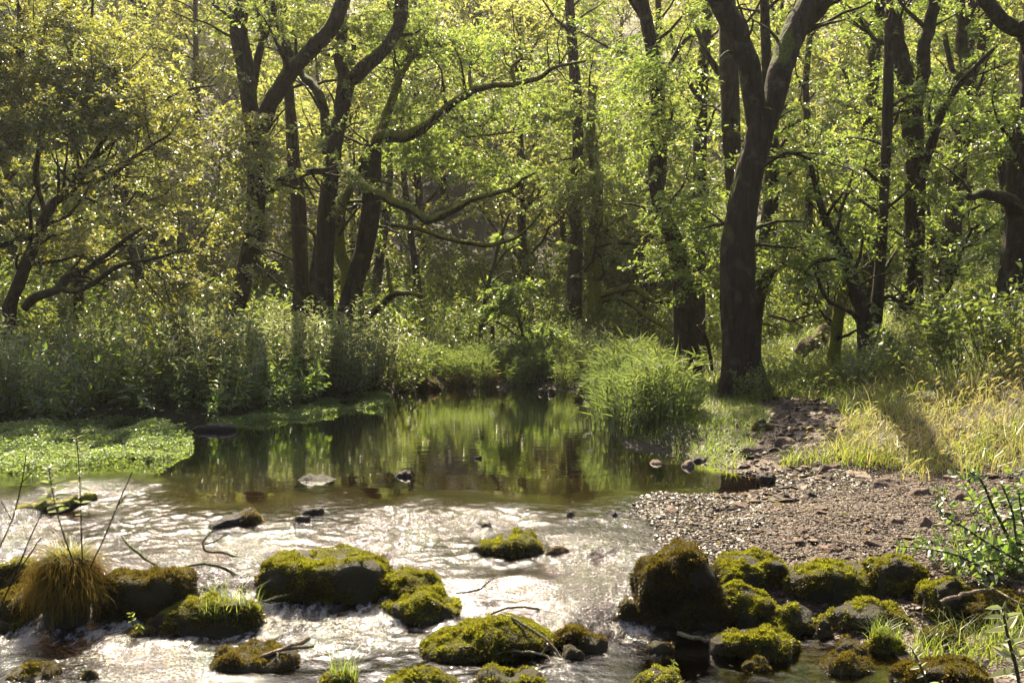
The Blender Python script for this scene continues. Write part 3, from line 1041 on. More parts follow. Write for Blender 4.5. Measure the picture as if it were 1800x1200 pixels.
build_tree("woodland_tree", "pale slanting young trunk in tall grass right of the big forked tree", "tree", 17.6,
           [(1521, 650, 26), (1520, 590, 25), (1514, 540, 24), (1498, 490, 22), (1478, 440, 20), (1458, 405, 18), (1440, 350, 12), (1425, 290, 8)],
           [[(1484, 455, 11), (1462, 454, 10, -.2), (1440, 462, 8, -.4), (1415, 478, 5, -.6)], [(1516, 560, 8), (1480, 540, 8, -.2), (1450, 522, 7, -.4), (1432, 470, 5, -.6)],
            [(1470, 425, 9), (1475, 380, 7, .2), (1500, 300, 5, .3)]],
           sec=(12, 1.2), ter=(5, .6), nl=22, lm='leaf_fresh', bark='bark_pale', seed=13, fills=[(1440, 300, 17.8, .6, .6, .6, 30), (1490, 400, 17.8, .5, .6, .5, 22)])
build_tree("woodland_tree", "thin dark upright trunk between the pale slanting trunk and the tall forking one", "tree", 18.6,
           [(1533, 640, 24), (1539, 560, 22), (1546, 480, 20), (1551, 400, 19), (1556, 300, 18), (1560, 200, 18), (1562, 90, 16), (1563, -20, 13), (1566, -130, 9)],
           [[(1540, 545, 9), (1562, 520, 8, -.1), (1590, 540, 6, -.2)], [(1536, 570, 11, -.1), (1547, 610, 10, -.2), (1546, 650, 9, -.2)]],
           sec=(12, 1.4), ter=(5, .7), nl=22, lm='leaf_fresh', seed=14, fills=[(1545, 260, 18.8, .5, .8, .5, 22)])
build_tree("woodland_tree", "straight slender trunk in the background between the big fork and the tall forking tree", "tree", 25.0,
           [(1528, 590, 26), (1530, 450, 24), (1531, 300, 23), (1533, 180, 22), (1538, 60, 20), (1542, -50, 16), (1545, -140, 11)],
           [[(1532, 250, 10), (1500, 180, 8, .3), (1480, 110, 6, .6)]],
           sec=(16, 1.7), ter=(6, .8), nl=26, leaf=(.10, .05), lm='leaf_wood', bark='bark_pale', seed=15, fills=[(1470, 220, 25.5, 1.2, 1.6, 1.0, 60)])
build_tree("snapped_trunk", "short mossy snapped trunk leaning right among the grass, left of the pale slanting trunk", "tree stump", 18.0,
           [(1464, 640, 22), (1469, 590, 21), (1476, 540, 21), (1486, 505, 20), (1494, 488, 18)], [[(1490, 492, 9), (1510, 478, 7, -.1), (1530, 484, 4, -.1)]],
           bark='bark_moss', seed=16, flare=.3)
build_tree("woodland_tree", "massive trunk at the right edge, dead limbs arching out to its left", "tree", 16.0,
           [(1786, 575, 66), (1788, 500, 62), (1794, 430, 58), (1803, 340, 60), (1812, 250, 58), (1818, 150, 54), (1822, 40, 50), (1830, -80, 42), (1838, -170, 30)],
           [[(1798, 385, 32), (1780, 362, 28, -.2), (1758, 346, 24, -.4), (1730, 338, 18, -.6), (1704, 342, 12, -.8)],
            [(1815, 90, 40), (1798, 62, 34, -.2), (1775, 42, 28, -.3), (1752, 25, 24, -.4), (1735, -5, 22, -.5), (1725, -60, 16, -.6)],
            [(1784, 50, 14, -.3), (1810, 36, 12, -.5), (1830, 20, 9, -.7)]],
           sec=(14, 1.4), ter=(6, .7), nl=24, lm='leaf_fresh', seed=17, fills=[(1770, 230, 16.4, .6, .8, .6, 40), (1730, 420, 16.8, .5, .4, .5, 16)])

# dense small-leaved thicket tree filling the upper left
build_tree("thicket_tree", "broad small-leaved tree filling the upper left with crooked dark stems over the bank", "tree", 18.6,
           [(15, 560, 22), (30, 505, 21), (52, 450, 20), (72, 400, 19), (92, 360, 16), (128, 330, 14), (150, 300, 12), (172, 262, 10), (200, 215, 8)],
           [[(44, 540, 16, -.4), (70, 520, 15, -.6), (100, 506, 16, -.8), (118, 486, 14, -.9), (150, 478, 11, -1), (178, 455, 10, -1), (215, 425, 8, -1.1), (250, 400, 5, -1.2)],
            [(104, 505, 11, -.8), (135, 512, 10, -1), (165, 498, 10, -1.2), (205, 470, 8, -1.4), (260, 455, 6, -1.6), (330, 440, 4, -1.8)],
            [(64, 415, 10), (20, 425, 11, -.3), (-20, 440, 10, -.5)], [(130, 328, 9), (190, 312, 7, -.3), (240, 275, 5, -.5), (300, 235, 4, -.7)],
            [(80, 372, 12), (66, 300, 10, .3), (80, 200, 8, .5), (70, 100, 6, .7), (90, 10, 4, .8)], [(168, 268, 8), (190, 230, 7, -.2), (205, 170, 6, -.3), (200, 120, 4, -.4)],
            [(60, 130, 7, .6), (30, 90, 6, .4), (10, 30, 5, .3)], [(150, 300, 6), (210, 240, 6, .4), (300, 170, 5, .7), (380, 150, 3, 1)]],
           sec=(70, 1.5), ter=(9, .6), nl=27, leaf=(.088, .054), lm='leaf_thicket', bark='bark', seed=20, up=.05, s0=.3, tlen=.65, ntilt=.42,
           fills=[(425, 260, 18.2, .55, .7, .5, 46), (440, 400, 18.2, .45, .6, .45, 36), (350, 480, 17.8, .9, .4, .6, 50), (395, 330, 18.4, .7, .7, .6, 50), (100, 110, 18.9, 1.79, 1.12, 1.4, 299), (90, 280, 18.7, 1.68, 0.90, 1.4, 330), (260, 250, 18.6, 1.34, 1.01, 1.2, 393), (330, 380, 18.3, 1.34, 0.78, 1.1, 362), (200, 370, 18.5, 1.34, 0.67, 1.1, 236),
                  (60, 420, 18.7, 1.12, 0.67, 1.0, 141), (400, 330, 18.5, 0.78, 0.67, .8, 173), (330, 490, 18.1, 1.01, 0.39, .8, 126), (190, 180, 19.1, 1.12, 0.78, 1.0, 173), (430, 280, 18.9, 0.56, 0.39, .6, 78), (-40, 200, 18.7, 1.12, 2.02, 1.2, 173), (445, 320, 19.1, 0.56, 0.56, .5, 42), (420, 480, 18.3, 0.45, 0.39, .4, 31), (10, 20, 19.3, 1.34, 0.56, 1.0, 110)])

# pale sunlit saplings in the middle
build_tree("sapling", "sunlit pale green sapling drooping over the middle of the far bank", "sapling", 24.0,
           [(845, 585, 8), (852, 530, 8), (866, 470, 7), (880, 420, 6), (895, 375, 4)], [[(866, 475, 4), (890, 440, 4, -.2), (915, 430, 3, -.4)], [(858, 510, 4), (885, 480, 3, -.2), (920, 485, 3, -.4)]],
           lm='leaf_fresh', seed=30, flare=.1, nl=20, leaf=(.15, .085), tlen=.6, bark='stem',
           fills=[(900, 490, 23.6, .45, .35, .4, 26), (885, 440, 23.6, .4, .25, .35, 16), (860, 420, 23.8, .3, .2, .3, 8)])
build_tree("sapling", "bright bushy sapling low over the reeds at the end of the pond", "sapling", 23.4,
           [(925, 650, 8), (922, 610, 7), (915, 570, 6), (905, 545, 4)], [[(922, 615, 4), (945, 590, 4, -.2), (970, 580, 3, -.3)], [(920, 600, 4), (890, 575, 3, -.2), (870, 565, 3, -.3)]],
           lm='leaf_fresh', seed=31, flare=.1, nl=22, leaf=(.12, .07), tlen=.55, bark='stem',
           fills=[(920, 580, 23.2, .7, .35, .5, 44), (955, 600, 23.0, .45, .3, .4, 26), (880, 545, 23.4, .4, .2, .3, 14)])

# ------------------------------------------------------------------ woodland on the hill behind
def hill_tree(seed, h, cr, lm):
    rng = np.random.default_rng(seed)
    t = thing("hillside_tree", (0, 0, 0), "leafy tree with a yellow-green crown in the wooded hillside behind the valley", "tree", "trees massed on the far hillside")
    P = np.array([[0, 0, -.4], [.1, 0, h * .3], [-.1, .1, h * .6], [.05, 0, h * .92]]) + rng.normal(0, .15, (4, 3)) * np.array([1, 1, 0])
    p2, r2 = spath(P, [.17, .13, .09, .03], 4)
    obj("trunk", tube(p2, r2, 8, .1, .3, seed), M['bark_pale'], t)
    tubes, C, D = grow(rng, [(p2, r2)], 26, cr * 1.05, 9, .9, .35, .15)
    az = rng.uniform(0, 2 * np.pi, 260)
    u = nrm(rng.normal(0, 1, (260, 3))) * rng.uniform(.2, 1, (260, 1)) ** .4
    F = np.array([0, 0, h * .56]) + u * np.array([cr, cr, h * .46])
    F = F[fbm(F * .8, seed, 2) > -.15]
    az = az[:len(F)]
    C = np.concatenate([np.array(C), F])
    D = np.concatenate([np.array(D), np.stack([np.cos(az), np.sin(az), rng.normal(0, .3, len(F))], -1)])
    lf, tw = sprays(rng, C, D, 1.0 * rng.uniform(.6, 1.3, len(C)), 16, .20, .10, droop=.25, ntilt=.6, tw=.01)
    obj("twigs", tubes + tw, M['twig'], t)
    obj("crown", lf, M[lm], t, smooth=False)
    return t


rng = np.random.default_rng(77)
kinds = [hill_tree(201, 8.5, 2.6, 'leaf_hill'), hill_tree(202, 7.2, 2.3, 'leaf_hill'), hill_tree(203, 9.5, 2.4, 'leaf_hill'), hill_tree(204, 6.0, 2.4, 'leaf_wood')]
spots = []
for k, (Yr, dx) in enumerate([(33, 4.4), (38, 4.6), (43.5, 4.8), (50, 5.2), (57, 5.6), (65, 6.2), (74, 7)]):
    half = .56 * Yr + 3
    x = -half + (k % 2) * dx / 2
    while x < half:
        spots.append((x + rng.normal(0, .7), Yr + rng.normal(0, 1.2)))
        x += dx
first = set()
for i, (x, y) in enumerate(spots):
    a = int(rng.integers(0, 4))
    o = kinds[a] if a not in first else copy_tree(kinds[a])
    first.add(a)
    o.location = (x, y, gz(x, y)[0] - .1)
    o.rotation_euler = (rng.normal(0, .04), rng.normal(0, .04), rng.uniform(0, 6.28))
    s = rng.uniform(.8, 1.2)
    o.scale = (s, s, s * rng.uniform(.9, 1.15))

# bare slim background trunks between the near trees and the hill
def pole_tree(seed):
    rg = np.random.default_rng(seed)
    t = thing("slim_tree", (0, 0, 0), "slim crooked background tree standing in the shade between the near trunks and the hillside", "tree", "slim trees in the shaded middle distance")
    z = np.array([-.3, 2, 4.5, 7, 9, 11])
    P = np.stack([rg.normal(0, .42, 6).cumsum() * .8, rg.normal(0, .3, 6).cumsum() * .6, z], -1)
    p2, r2 = spath(P, [.16, .14, .12, .1, .07, .03], 4)
    obj("trunk", tube(p2, r2, 9, .12, .4, seed), M['bark_pale' if seed % 2 else 'bark'], t)
    tubes, C, D = grow(rg, [(p2, r2)], 13, 1.5, 7, .8, .15, .2)
    lf, tw = sprays(rg, C, D, .8 * rg.uniform(.6, 1.3, len(C)), 22, .12, .06, droop=.25)
    obj("twigs", tubes + tw, M['twig'], t)
    obj("crown", lf, M['leaf_wood'], t, smooth=False)
    return t


pk = [pole_tree(301), pole_tree(302), pole_tree(303)]
rng = np.random.default_rng(78)
for i, (px, Yp) in enumerate([(-40, 26), (150, 26), (300, 25.5), (745, 30), (1130, 29), (1400, 26), (1640, 25), (1770, 25), (640, 31)]):
    o = pk[i] if i < 3 else copy_tree(pk[i % 3])
    x = (px - 900) / 1750 * Yp
    o.location = (x, Yp, gz(x, Yp)[0])
    o.rotation_euler = (rng.normal(0, .05), rng.normal(0, .05), rng.uniform(0, 6.28))
    s = rng.uniform(.75, 1.1)
    o.scale = (s, s, s)

# ------------------------------------------------------------------ bank herbs, bushes and reeds
def herb_clump(name, seed, ns, rad, h, leaf, lm, n=34, lean=.25, label="", cat="plant", group=None, six=False):
    rg = np.random.default_rng(seed)
    t = thing(name, (0, 0, 0), label, cat, group)
    a, rr = rg.uniform(0, 6.28, ns), rad * rg.random(ns) ** .5
    C = np.stack([np.cos(a) * rr, np.sin(a) * rr, rr * 0 - .05], -1)
    D = np.stack([np.cos(a) * lean * rr / rad, np.sin(a) * lean * rr / rad, rr * 0 + 1], -1) + rg.normal(0, .12, (ns, 3))
    H = h * rg.uniform(.55, 1.1, ns) * (1 - .25 * (rr / rad) ** 2)
    lf, tw = sprays(rg, C, D, H, n, leaf[0], leaf[1], flat=0, ntilt=.6, droop=.02, tw=.006, tmin=.15, six=six)
    obj("stems", tw, M['stem'], t)
    obj("foliage", lf, M[lm], t, smooth=False)
    return t


def scatter(protos, pts, rng, smin, smax, labels=None, tilt=.06, sink=0.0):
    used = set()
    out = []
    for i, (x, y) in enumerate(pts):
        a = int(rng.integers(0, len(protos))) if i >= len(protos) else i
        o = copy_tree(protos[a]) if a in used else protos[a]
        used.add(a)
        o.location = (x, y, gz(x, y)[0] - sink)
        o.rotation_euler = (rng.normal(0, tilt), rng.normal(0, tilt), rng.uniform(0, 6.28))
        s = rng.uniform(smin, smax)
        o.scale = (s, s, s * rng.uniform(.85, 1.1))
        if labels:
            o["label"], o["group"] = labels
        out.append(o)
    return out


def region(rng, x0, x1, y0, y1, step, test):
    P = []
    y = y0
    k = 0
    while y < y1:
        x = x0 + (k % 2) * step / 2
        while x < x1:
            q = (x + rng.normal(0, step * .22), y + rng.normal(0, step * .22))
            if test(q[0], q[1], sdf(q[0], q[1])[0]):
                P.append(q)
            x += step
        y += step * .87
        k += 1
    return P


rng = np.random.default_rng(50)
lab = ("leafy waterside herb clump in the bushy thicket along the left bank of the pond", "herb clumps on the left bank")
hp3 = [herb_clump("herb_clump", 400 + i, [38, 30, 26, 34][i], .50, [1.25, 1.1, 1.0, 1.5][i], [(.11, .032), (.09, .04), (.15, .06), (.12, .026)][i], ['leaf_bank', 'leaf_under', 'leaf_bramble', 'leaf_bank'][i], [36, 34, 22, 40][i], [.35, .6, .7, .2][i], lab[0], "bush", lab[1]) for i in range(4)]
pts = region(rng, -10.5, -2.3, 14.2, 20.5, .72, lambda x, y, s: .12 < s < 3.2 and x < -1.9 - .1 * (20 - y))
scatter(hp3, pts, rng, .75, 1.5)
lab2 = ("tall pale herb clump hiding the feet of the left group of trunks", "tall herbs before the left trunks")
pts = region(rng, -5.6, -2.0, 18.6, 21.0, .62, lambda x, y, s: .2 < s < 3 and x < -1.6 - .1 * (20 - y))
scatter([copy_tree(o) for o in (hp3[0], hp3[3])], pts, rng, 1.0, 1.35, lab2)
lab = ("low leafy herb clump behind the reeds on the far bank of the pond", "herb clumps on the far bank")
pts = region(rng, -3.6, 2.6, 22.0, 26.5, .8, lambda x, y, s: .5 < s < 5)
scatter([copy_tree(o) for o in hp3], pts, rng, .5, .85, lab)

rng = np.random.default_rng(51)
lab = ("shady green bush among the trunks at the foot of the wooded hill", "undergrowth bushes under the trees")
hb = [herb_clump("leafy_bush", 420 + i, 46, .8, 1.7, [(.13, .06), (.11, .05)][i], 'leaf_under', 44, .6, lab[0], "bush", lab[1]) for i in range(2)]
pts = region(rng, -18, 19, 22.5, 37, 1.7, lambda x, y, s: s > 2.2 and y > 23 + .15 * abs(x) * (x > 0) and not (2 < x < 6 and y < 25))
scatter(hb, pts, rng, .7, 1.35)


def reed_clump(name, seed, n, rad, h, lm, label, cat, group, wd=.016, leanr=(.03, .4)):
    rg = np.random.default_rng(seed)
    t = thing(name, (0, 0, 0), label, cat, group)
    a, rr = rg.uniform(0, 6.28, n), rad * rg.random(n) ** .5
    P = np.stack([np.cos(a) * rr, np.sin(a) * rr, rr * 0 - .05], -1)
    az = a + rg.normal(0, .9, n)
    bl = blades(rg, P, h * rg.uniform(.45, 1.1, n), rg.uniform(*leanr, n), wd * rg.uniform(.6, 1.3, n), az, 4)
    obj("blades", bl, M[lm], t)
    # leafy side blades on the stalks
    m = n * 4
    k = rg.integers(0, n, m)
    C = P[k] + UP * (h * rg.uniform(.15, .75, m))[:, None] + rg.normal(0, .05, (m, 3))
    ax = np.stack([np.cos(az[k] + rg.normal(0, 1.2, m)), np.sin(az[k] + rg.normal(0, 1.2, m)), rg.uniform(.35, 1.7, m)], -1)
    obj("side_leaves", leaves(C, ax, UP + rg.normal(0, .4, (m, 3)),   .19 * rg.uniform(.5, 1.3, m), .015, droop=.45, six=True), M[lm], t, smooth=False)
    return t


lab = ("tall green reed clump on the right bank in front of the big tree", "reed clumps on the right bank")
rc = [reed_clump("reed_clump", 440 + i, 95, .34, 1.0, 'reed', lab[0], "reeds", lab[1]) for i in range(2)]
rng = np.random.default_rng(52)
pts = region(rng, 1.2, 3.2, 13.7, 19.0, .42, lambda x, y, s: .08 < s < 1.25 and (900 + 1750 * x / y) < 1200)
scatter(rc, pts, rng, .5, 1.2)
lab = ("green reed clump in the row at the far end of the pond", "reed clumps at the far end of the pond")
rng = np.random.default_rng(53)
pts = region(rng, -3.3, 2.1, 21.6, 23.6, .5, lambda x, y, s: .05 < s < 1.3 and y > 20.8)
scatter([copy_tree(o) for o in rc], pts, rng, .6, .95, lab)
lab = ("rusty orange dead reed clump at the far end of the pond", "rusty reed clumps at the far end of the pond")
rr_ = [reed_clump("dead_reed_clump", 446, 90, .22, .55, 'rust', lab[0], "reeds", lab[1], .014, (.05, .4))]
scatter(rr_, [(-1.2, 21.78), (-.5, 21.82)], rng, .55, .85)
# rusty tall stalks right of the reeds in the middle distance
lab = ("small rust coloured patch of dead stalks behind the right-hand reeds", "rusty stalks behind the reeds")
scatter([reed_clump("dead_stalk_clump", 447, 90, .3, .8, 'rust', lab[0], "stalks", lab[1], .012, (.02, .2))], [(2.45, 21.0), (2.8, 21.3)], rng, .8, 1.0)

for i, (lb, px, Yb, sx) in enumerate([("pale sunlit bush in the gap left of the reddish trunk", 470, 20.6, 1.25), ("pale bright bush at the bank's corner under the leaning trunk", 545, 19.4, 1.0), ("pale sunlit bush behind the reeds between the mossy two-stemmed tree and the pond", 690, 22.8, .9)]):
    o = herb_clump("leafy_bush", 430 + i, 44, .7, 1.35, (.12, .045), 'leaf_bank', 36, .5, lb, "bush")
    x = (px - 900) / 1750 * Yb
    o.location = (x, Yb, gz(x, Yb)[0])
    o.scale = (sx, sx, sx)

# ------------------------------------------------------------------ grass (nobody could count it)
def grass_field(name, label, seed, n, x0, x1, y0, y1, test, h, lean, wd, lm, heads=None, nseg=3):
    rg = np.random.default_rng(seed)
    X = rg.uniform(x0, x1, n)
    Y = rg.uniform(y0, y1, n)
    s = sdf(X, Y)
    k = test(X, Y, s, rg)
    X, Y = X[k], Y[k]
    n = len(X)
    P = np.stack([X, Y, gz(X, Y) - .02], -1)
    cl = .6 + .4 * fbm(P * 1.3, seed, 2)
    H = rg.uniform(h[0], h[1], n) * np.clip(cl + .25, .35, 1.3)
    le = rg.uniform(*lean, n)
    az = rg.uniform(0, 6.28, n)
    parts = blades(rg, P, H, le, rg.uniform(*wd, n), az, nseg)
    if heads:
        m = rg.random(n) < heads
        d = np.stack([np.cos(az), np.sin(az), az * 0], -1)
        tip = P + d * (le * H * .96)[:, None] + UP * (H * (1 - .45 * np.minimum(le, 1.6)) * .98)[:, None]
        ax = d * .9 - UP * .15 + rg.normal(0, .25, (n, 3))
        parts = parts + leaves(tip[m], ax[m], (UP + rg.normal(0, .3, (n, 3)))[m], .09, .014, droop=.4)
    o = obj(name, parts, M[lm], smooth=False)
    return tag(o, label, "grass", None, "stuff")


def noise2(X, Y, f, s):
    return fbm(np.stack([X * f, Y * f, X * 0], -1), s, 2)


def pathd(X, Y):
    return dpoly(X, Y, PATH)


def dry_test(X, Y, s, rg):
    edge = 2.95 + .17 * (Y - 8)
    return (Y < 13.6 + .8 * noise2(X, Y, .7, 65)) & (X > edge + .35 * noise2(X, Y, 1.1, 61)) & (pathd(X, Y) > .55) & (Y > 10.7 - 1.25 * (X - 3.75) + .35 * noise2(X, Y, 2.2, 64)) & (Y > 9.0) & (X < .6 * Y + 1)


grass_field("meadow_grass", "tall golden seeding grass covering the sunny slope at the right", 60, 30000, 2.8, 12, 9.0, 21, dry_test, (.30, .72), (.25, 1.25), (.006, .013), 'dry_grass', .45)
grass_field("green_meadow_grass", "fresh green grass growing among and behind the golden grass on the right slope", 61, 60000, 2.8, 13, 9.0, 24,
            lambda X, Y, s, rg: (X > 2.95 + .17 * (Y - 8)) & (pathd(X, Y) > .5) & (Y > 10.7 - 1.25 * (X - 3.75)) & ((Y > 12.8) | (noise2(X, Y, .8, 62) > .1)), (.18, .45), (.3, 1.1), (.007, .016), 'grass')
grass_field("bank_grass", "short green grass on the bank between the reeds and the path", 62, 60000, 1.3, 6, 11.3, 21,
            lambda X, Y, s, rg: (s > .05) & (pathd(X, Y) > .42) & (X < 3.6 + .2 * (Y - 12)), (.07, .26), (.3, 1.2), (.006, .013), 'grass')
grass_field("woodland_grass", "pale green grass and low herbs under the trees behind the banks", 63, 60000, -16, 18, 17, 36,
            lambda X, Y, s, rg: (s > .4) & (pathd(X, Y) > .5), (.15, .5), (.3, 1.1), (.012, .024), 'grass')

# watercress mats floating at the left edge
def cress(name, label, seed, poly, n, hmax):
    rg = np.random.default_rng(seed)
    Q = np.array([plane(a, b, .02) for a, b in poly])
    lo, hi = Q.min(0), Q.max(0)
    X = rg.uniform(lo[0], hi[0], n)
    Y = rg.uniform(lo[1], hi[1], n)
    ins = np.zeros(n, bool)
    d = np.full(n, 9.0)
    for i in range(len(Q)):
        a, b = Q[i], Q[(i + 1) % len(Q)]
        ins ^= ((a[1] > Y) != (b[1] > Y)) & (X < (b[0] - a[0]) * (Y - a[1]) / (b[1] - a[1] + 1e-9) + a[0])
    keep = ins & (noise2(X, Y, 2.0, seed) > -.45) & (noise2(X, Y, 6.0, seed + 1) > -.55)
    X, Y = X[keep], Y[keep]
    n = len(X)
    hh = hmax * np.clip(.45 + .5 * noise2(X, Y, 1.7, seed + 2), .05, 1)
    C = np.stack([X, Y, .005 + hh * rg.random(n) ** .7], -1)
    a = rg.uniform(0, 6.28, n)
    lf = leaves(C, np.stack([np.cos(a), np.sin(a), rg.normal(.1, .4, n)], -1), UP + rg.normal(0, .5, (n, 3)), rg.uniform(.025, .06, n), rg.uniform(.018, .035, n))
    o = obj(name, lf, M['cress'], smooth=False)
    return tag(o, label, "water plants", None, "stuff")


cress("watercress_mat", "bright green watercress mat on the pond's left edge, nearest the rapids", 70,
      [(-60, 762), (60, 748), (200, 742), (300, 750), (338, 770), (335, 795), (300, 805), (250, 818), (180, 815), (120, 825), (60, 828), (-60, 838)], 52000, .24)
cress("watercress_mat", "narrow watercress mat running along the left bank further up the pond", 71,
      [(345, 742), (430, 722), (520, 712), (600, 690), (660, 684), (690, 700), (680, 714), (600, 722), (540, 735), (470, 738), (410, 748)], 42000, .16)

# ------------------------------------------------------------------ stones
_ico = {}


def ico(sub):
    if sub in _ico:
        return _ico[sub]
    import bmesh
    bm = bmesh.new()
    bmesh.ops.create_icosphere(bm, subdivisions=sub, radius=1)
    V = np.array([v.co[:] for v in bm.verts])
    F = np.array([[v.index for v in f.verts] for f in bm.faces])
    bm.free()
    _ico[sub] = (V, F)
    return _ico[sub]


def rock(name, label, x0, x1, yt, yb, seed, mat='rock', moss=0, e=3.0, depth=.7, prof=None, rough=.12, mossmat='moss', cat="rock", tops=0, sub=5, zbase=None, mossdown=-.7, rot=0.0, grass=0, sink=.16, mossx=None):
    rg = np.random.default_rng(seed + 900)
    cx = (x0 + x1) / 2
    b = hit(cx, yb)
    Y = b[1]
    W = (x1 - x0) / 1750 * Y
    D = W * depth
    dep = (CAM_H - b[2]) / Y
    H = max((yb - yt) / 1750 * Y - D * dep * .75, .05)
    V, F = ico(sub)
    n = V.copy()
    r = 1 / (np.abs(n) ** e).sum(1) ** (1 / e)
    q = n * r[:, None]
    # flat facets
    for k in range(4 if e >= 3.8 else 14 if 'moss' not in name else 7):
        pn = nrm(rg.normal(0, 1, 3) * np.array([1, 1, .8]))
        dd = q @ pn
        lim = rg.uniform(.62 if 'moss' not in name else .74, .95) if e < 3.8 else rg.uniform(1.15, 1.4)
        q = q - np.maximum(dd - lim, 0)[:, None] * pn * .85
    if 'moss' not in name and not moss:
        rough = max(rough, .17)
    s3 = np.array([W / 2, D / 2, (H + sink) / 2])
    q = q / np.abs(q).max(0)
    p = q * s3
    sz = min(W, D, H + sink)
    nn = nrm(n / s3)
    pp = p / max(W, .15)
    p = p + nn * (rough * sz * (fbm(pp * 3.2 + seed, seed, 4, .48)))[:, None]
    p[:, 2] += (H - sink) / 2
    if prof is not None:
        xs_ = (p[:, 0] / W + .5)
        k = np.interp(xs_, [a for a, _ in prof], [c for _, c in prof])
        p[:, 2] = np.where(p[:, 2] > -.02, p[:, 2] * k, p[:, 2])
    if rot:
        c, s = math.cos(rot), math.sin(rot)
        p = np.stack([p[:, 0] * c - p[:, 1] * s, p[:, 0] * s + p[:, 1] * c, p[:, 2]], -1)
    base = np.array([b[0] * (Y + D * .42) / Y, Y + D * .42, b[2] if zbase is None else zbase])
    if not moss and not grass:
        o = obj(name, [(p, F)], M[mat])
        o.location = base
        return tag(o, label, cat)
    t = thing(name, base, label, cat)
    obj("stone", [(p, F)], M[mat], t)
    if moss:
        a, bb, c = p[F[:, 0]], p[F[:, 1]], p[F[:, 2]]
        fn = np.cross(bb - a, c - a)
        ar = np.linalg.norm(fn, axis=1) / 2
        fn = nrm(fn)
        ctr = (a + bb + c) / 3
        cov = sstep(mossdown - .15, mossdown + .25, fn[:, 2] + .35 * fbm(ctr * 7 + seed, seed + 3, 2)) * sstep(-.01, .06 if H > .14 else .02, ctr[:, 2] + .02 * fbm(ctr * 9, seed)) * sstep(-.65, -.35, fbm(ctr * 5.5, seed + 4, 3) - rg.uniform(-.1, .38))
        if mossx is not None:
            cov = cov * sstep(mossx - .06, mossx + .02, ctr[:, 0] / W)
        wgt = ar * cov
        cnt = int(min(42000, max(80, wgt.sum() * 48000 * moss)))
        f = rg.choice(len(F), cnt, p=wgt / wgt.sum())
        u, v = rg.random(cnt), rg.random(cnt)
        fl = u + v > 1
        u[fl], v[fl] = 1 - u[fl], 1 - v[fl]
        P = a[f] + (bb[f] - a[f]) * u[:, None] + (c[f] - a[f]) * v[:, None]
        N = fn[f]
        lump = .7 + .9 * np.clip(fbm(P * 16, seed + 6, 2) + .2, 0, 1)
        P = P + N * ((lump - .9) * .016)[:, None]
        ax = N * .75 + rg.normal(0, .55, (cnt, 3)) - UP * (.55 * (1 - np.clip(N[:, 2], 0, 1)))[:, None] + UP * .1
        L = rg.uniform(.008, .021, cnt) * lump * (1 + .7 * (N[:, 2] < .1))
        lf = leaves(P, ax, rg.normal(0, 1, (cnt, 3)), L, L * rg.uniform(.32, .55, cnt), droop=.25)
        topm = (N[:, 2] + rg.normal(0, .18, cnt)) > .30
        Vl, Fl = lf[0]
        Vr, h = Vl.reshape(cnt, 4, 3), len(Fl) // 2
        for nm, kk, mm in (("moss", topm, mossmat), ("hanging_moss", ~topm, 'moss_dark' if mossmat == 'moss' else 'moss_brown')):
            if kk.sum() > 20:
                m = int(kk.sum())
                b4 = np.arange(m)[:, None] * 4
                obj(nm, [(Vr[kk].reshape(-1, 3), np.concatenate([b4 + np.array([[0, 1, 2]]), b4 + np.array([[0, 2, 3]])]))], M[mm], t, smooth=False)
    if grass:
        top = p[(p[:, 2] > .3 * H)]
        k = rg.integers(0, len(top), grass)
        G = top[k]
        G = G[G[:, 0] > (tops * W)]
        m = len(G)
        bl = blades(rg, G - UP * .01, rg.uniform(.10, .24, m), rg.uniform(.2, 1.1, m), rg.uniform(.004, .008, m), None, 3)
        obj("grass_tuft", bl, M['grass'], t, smooth=False)
    return t


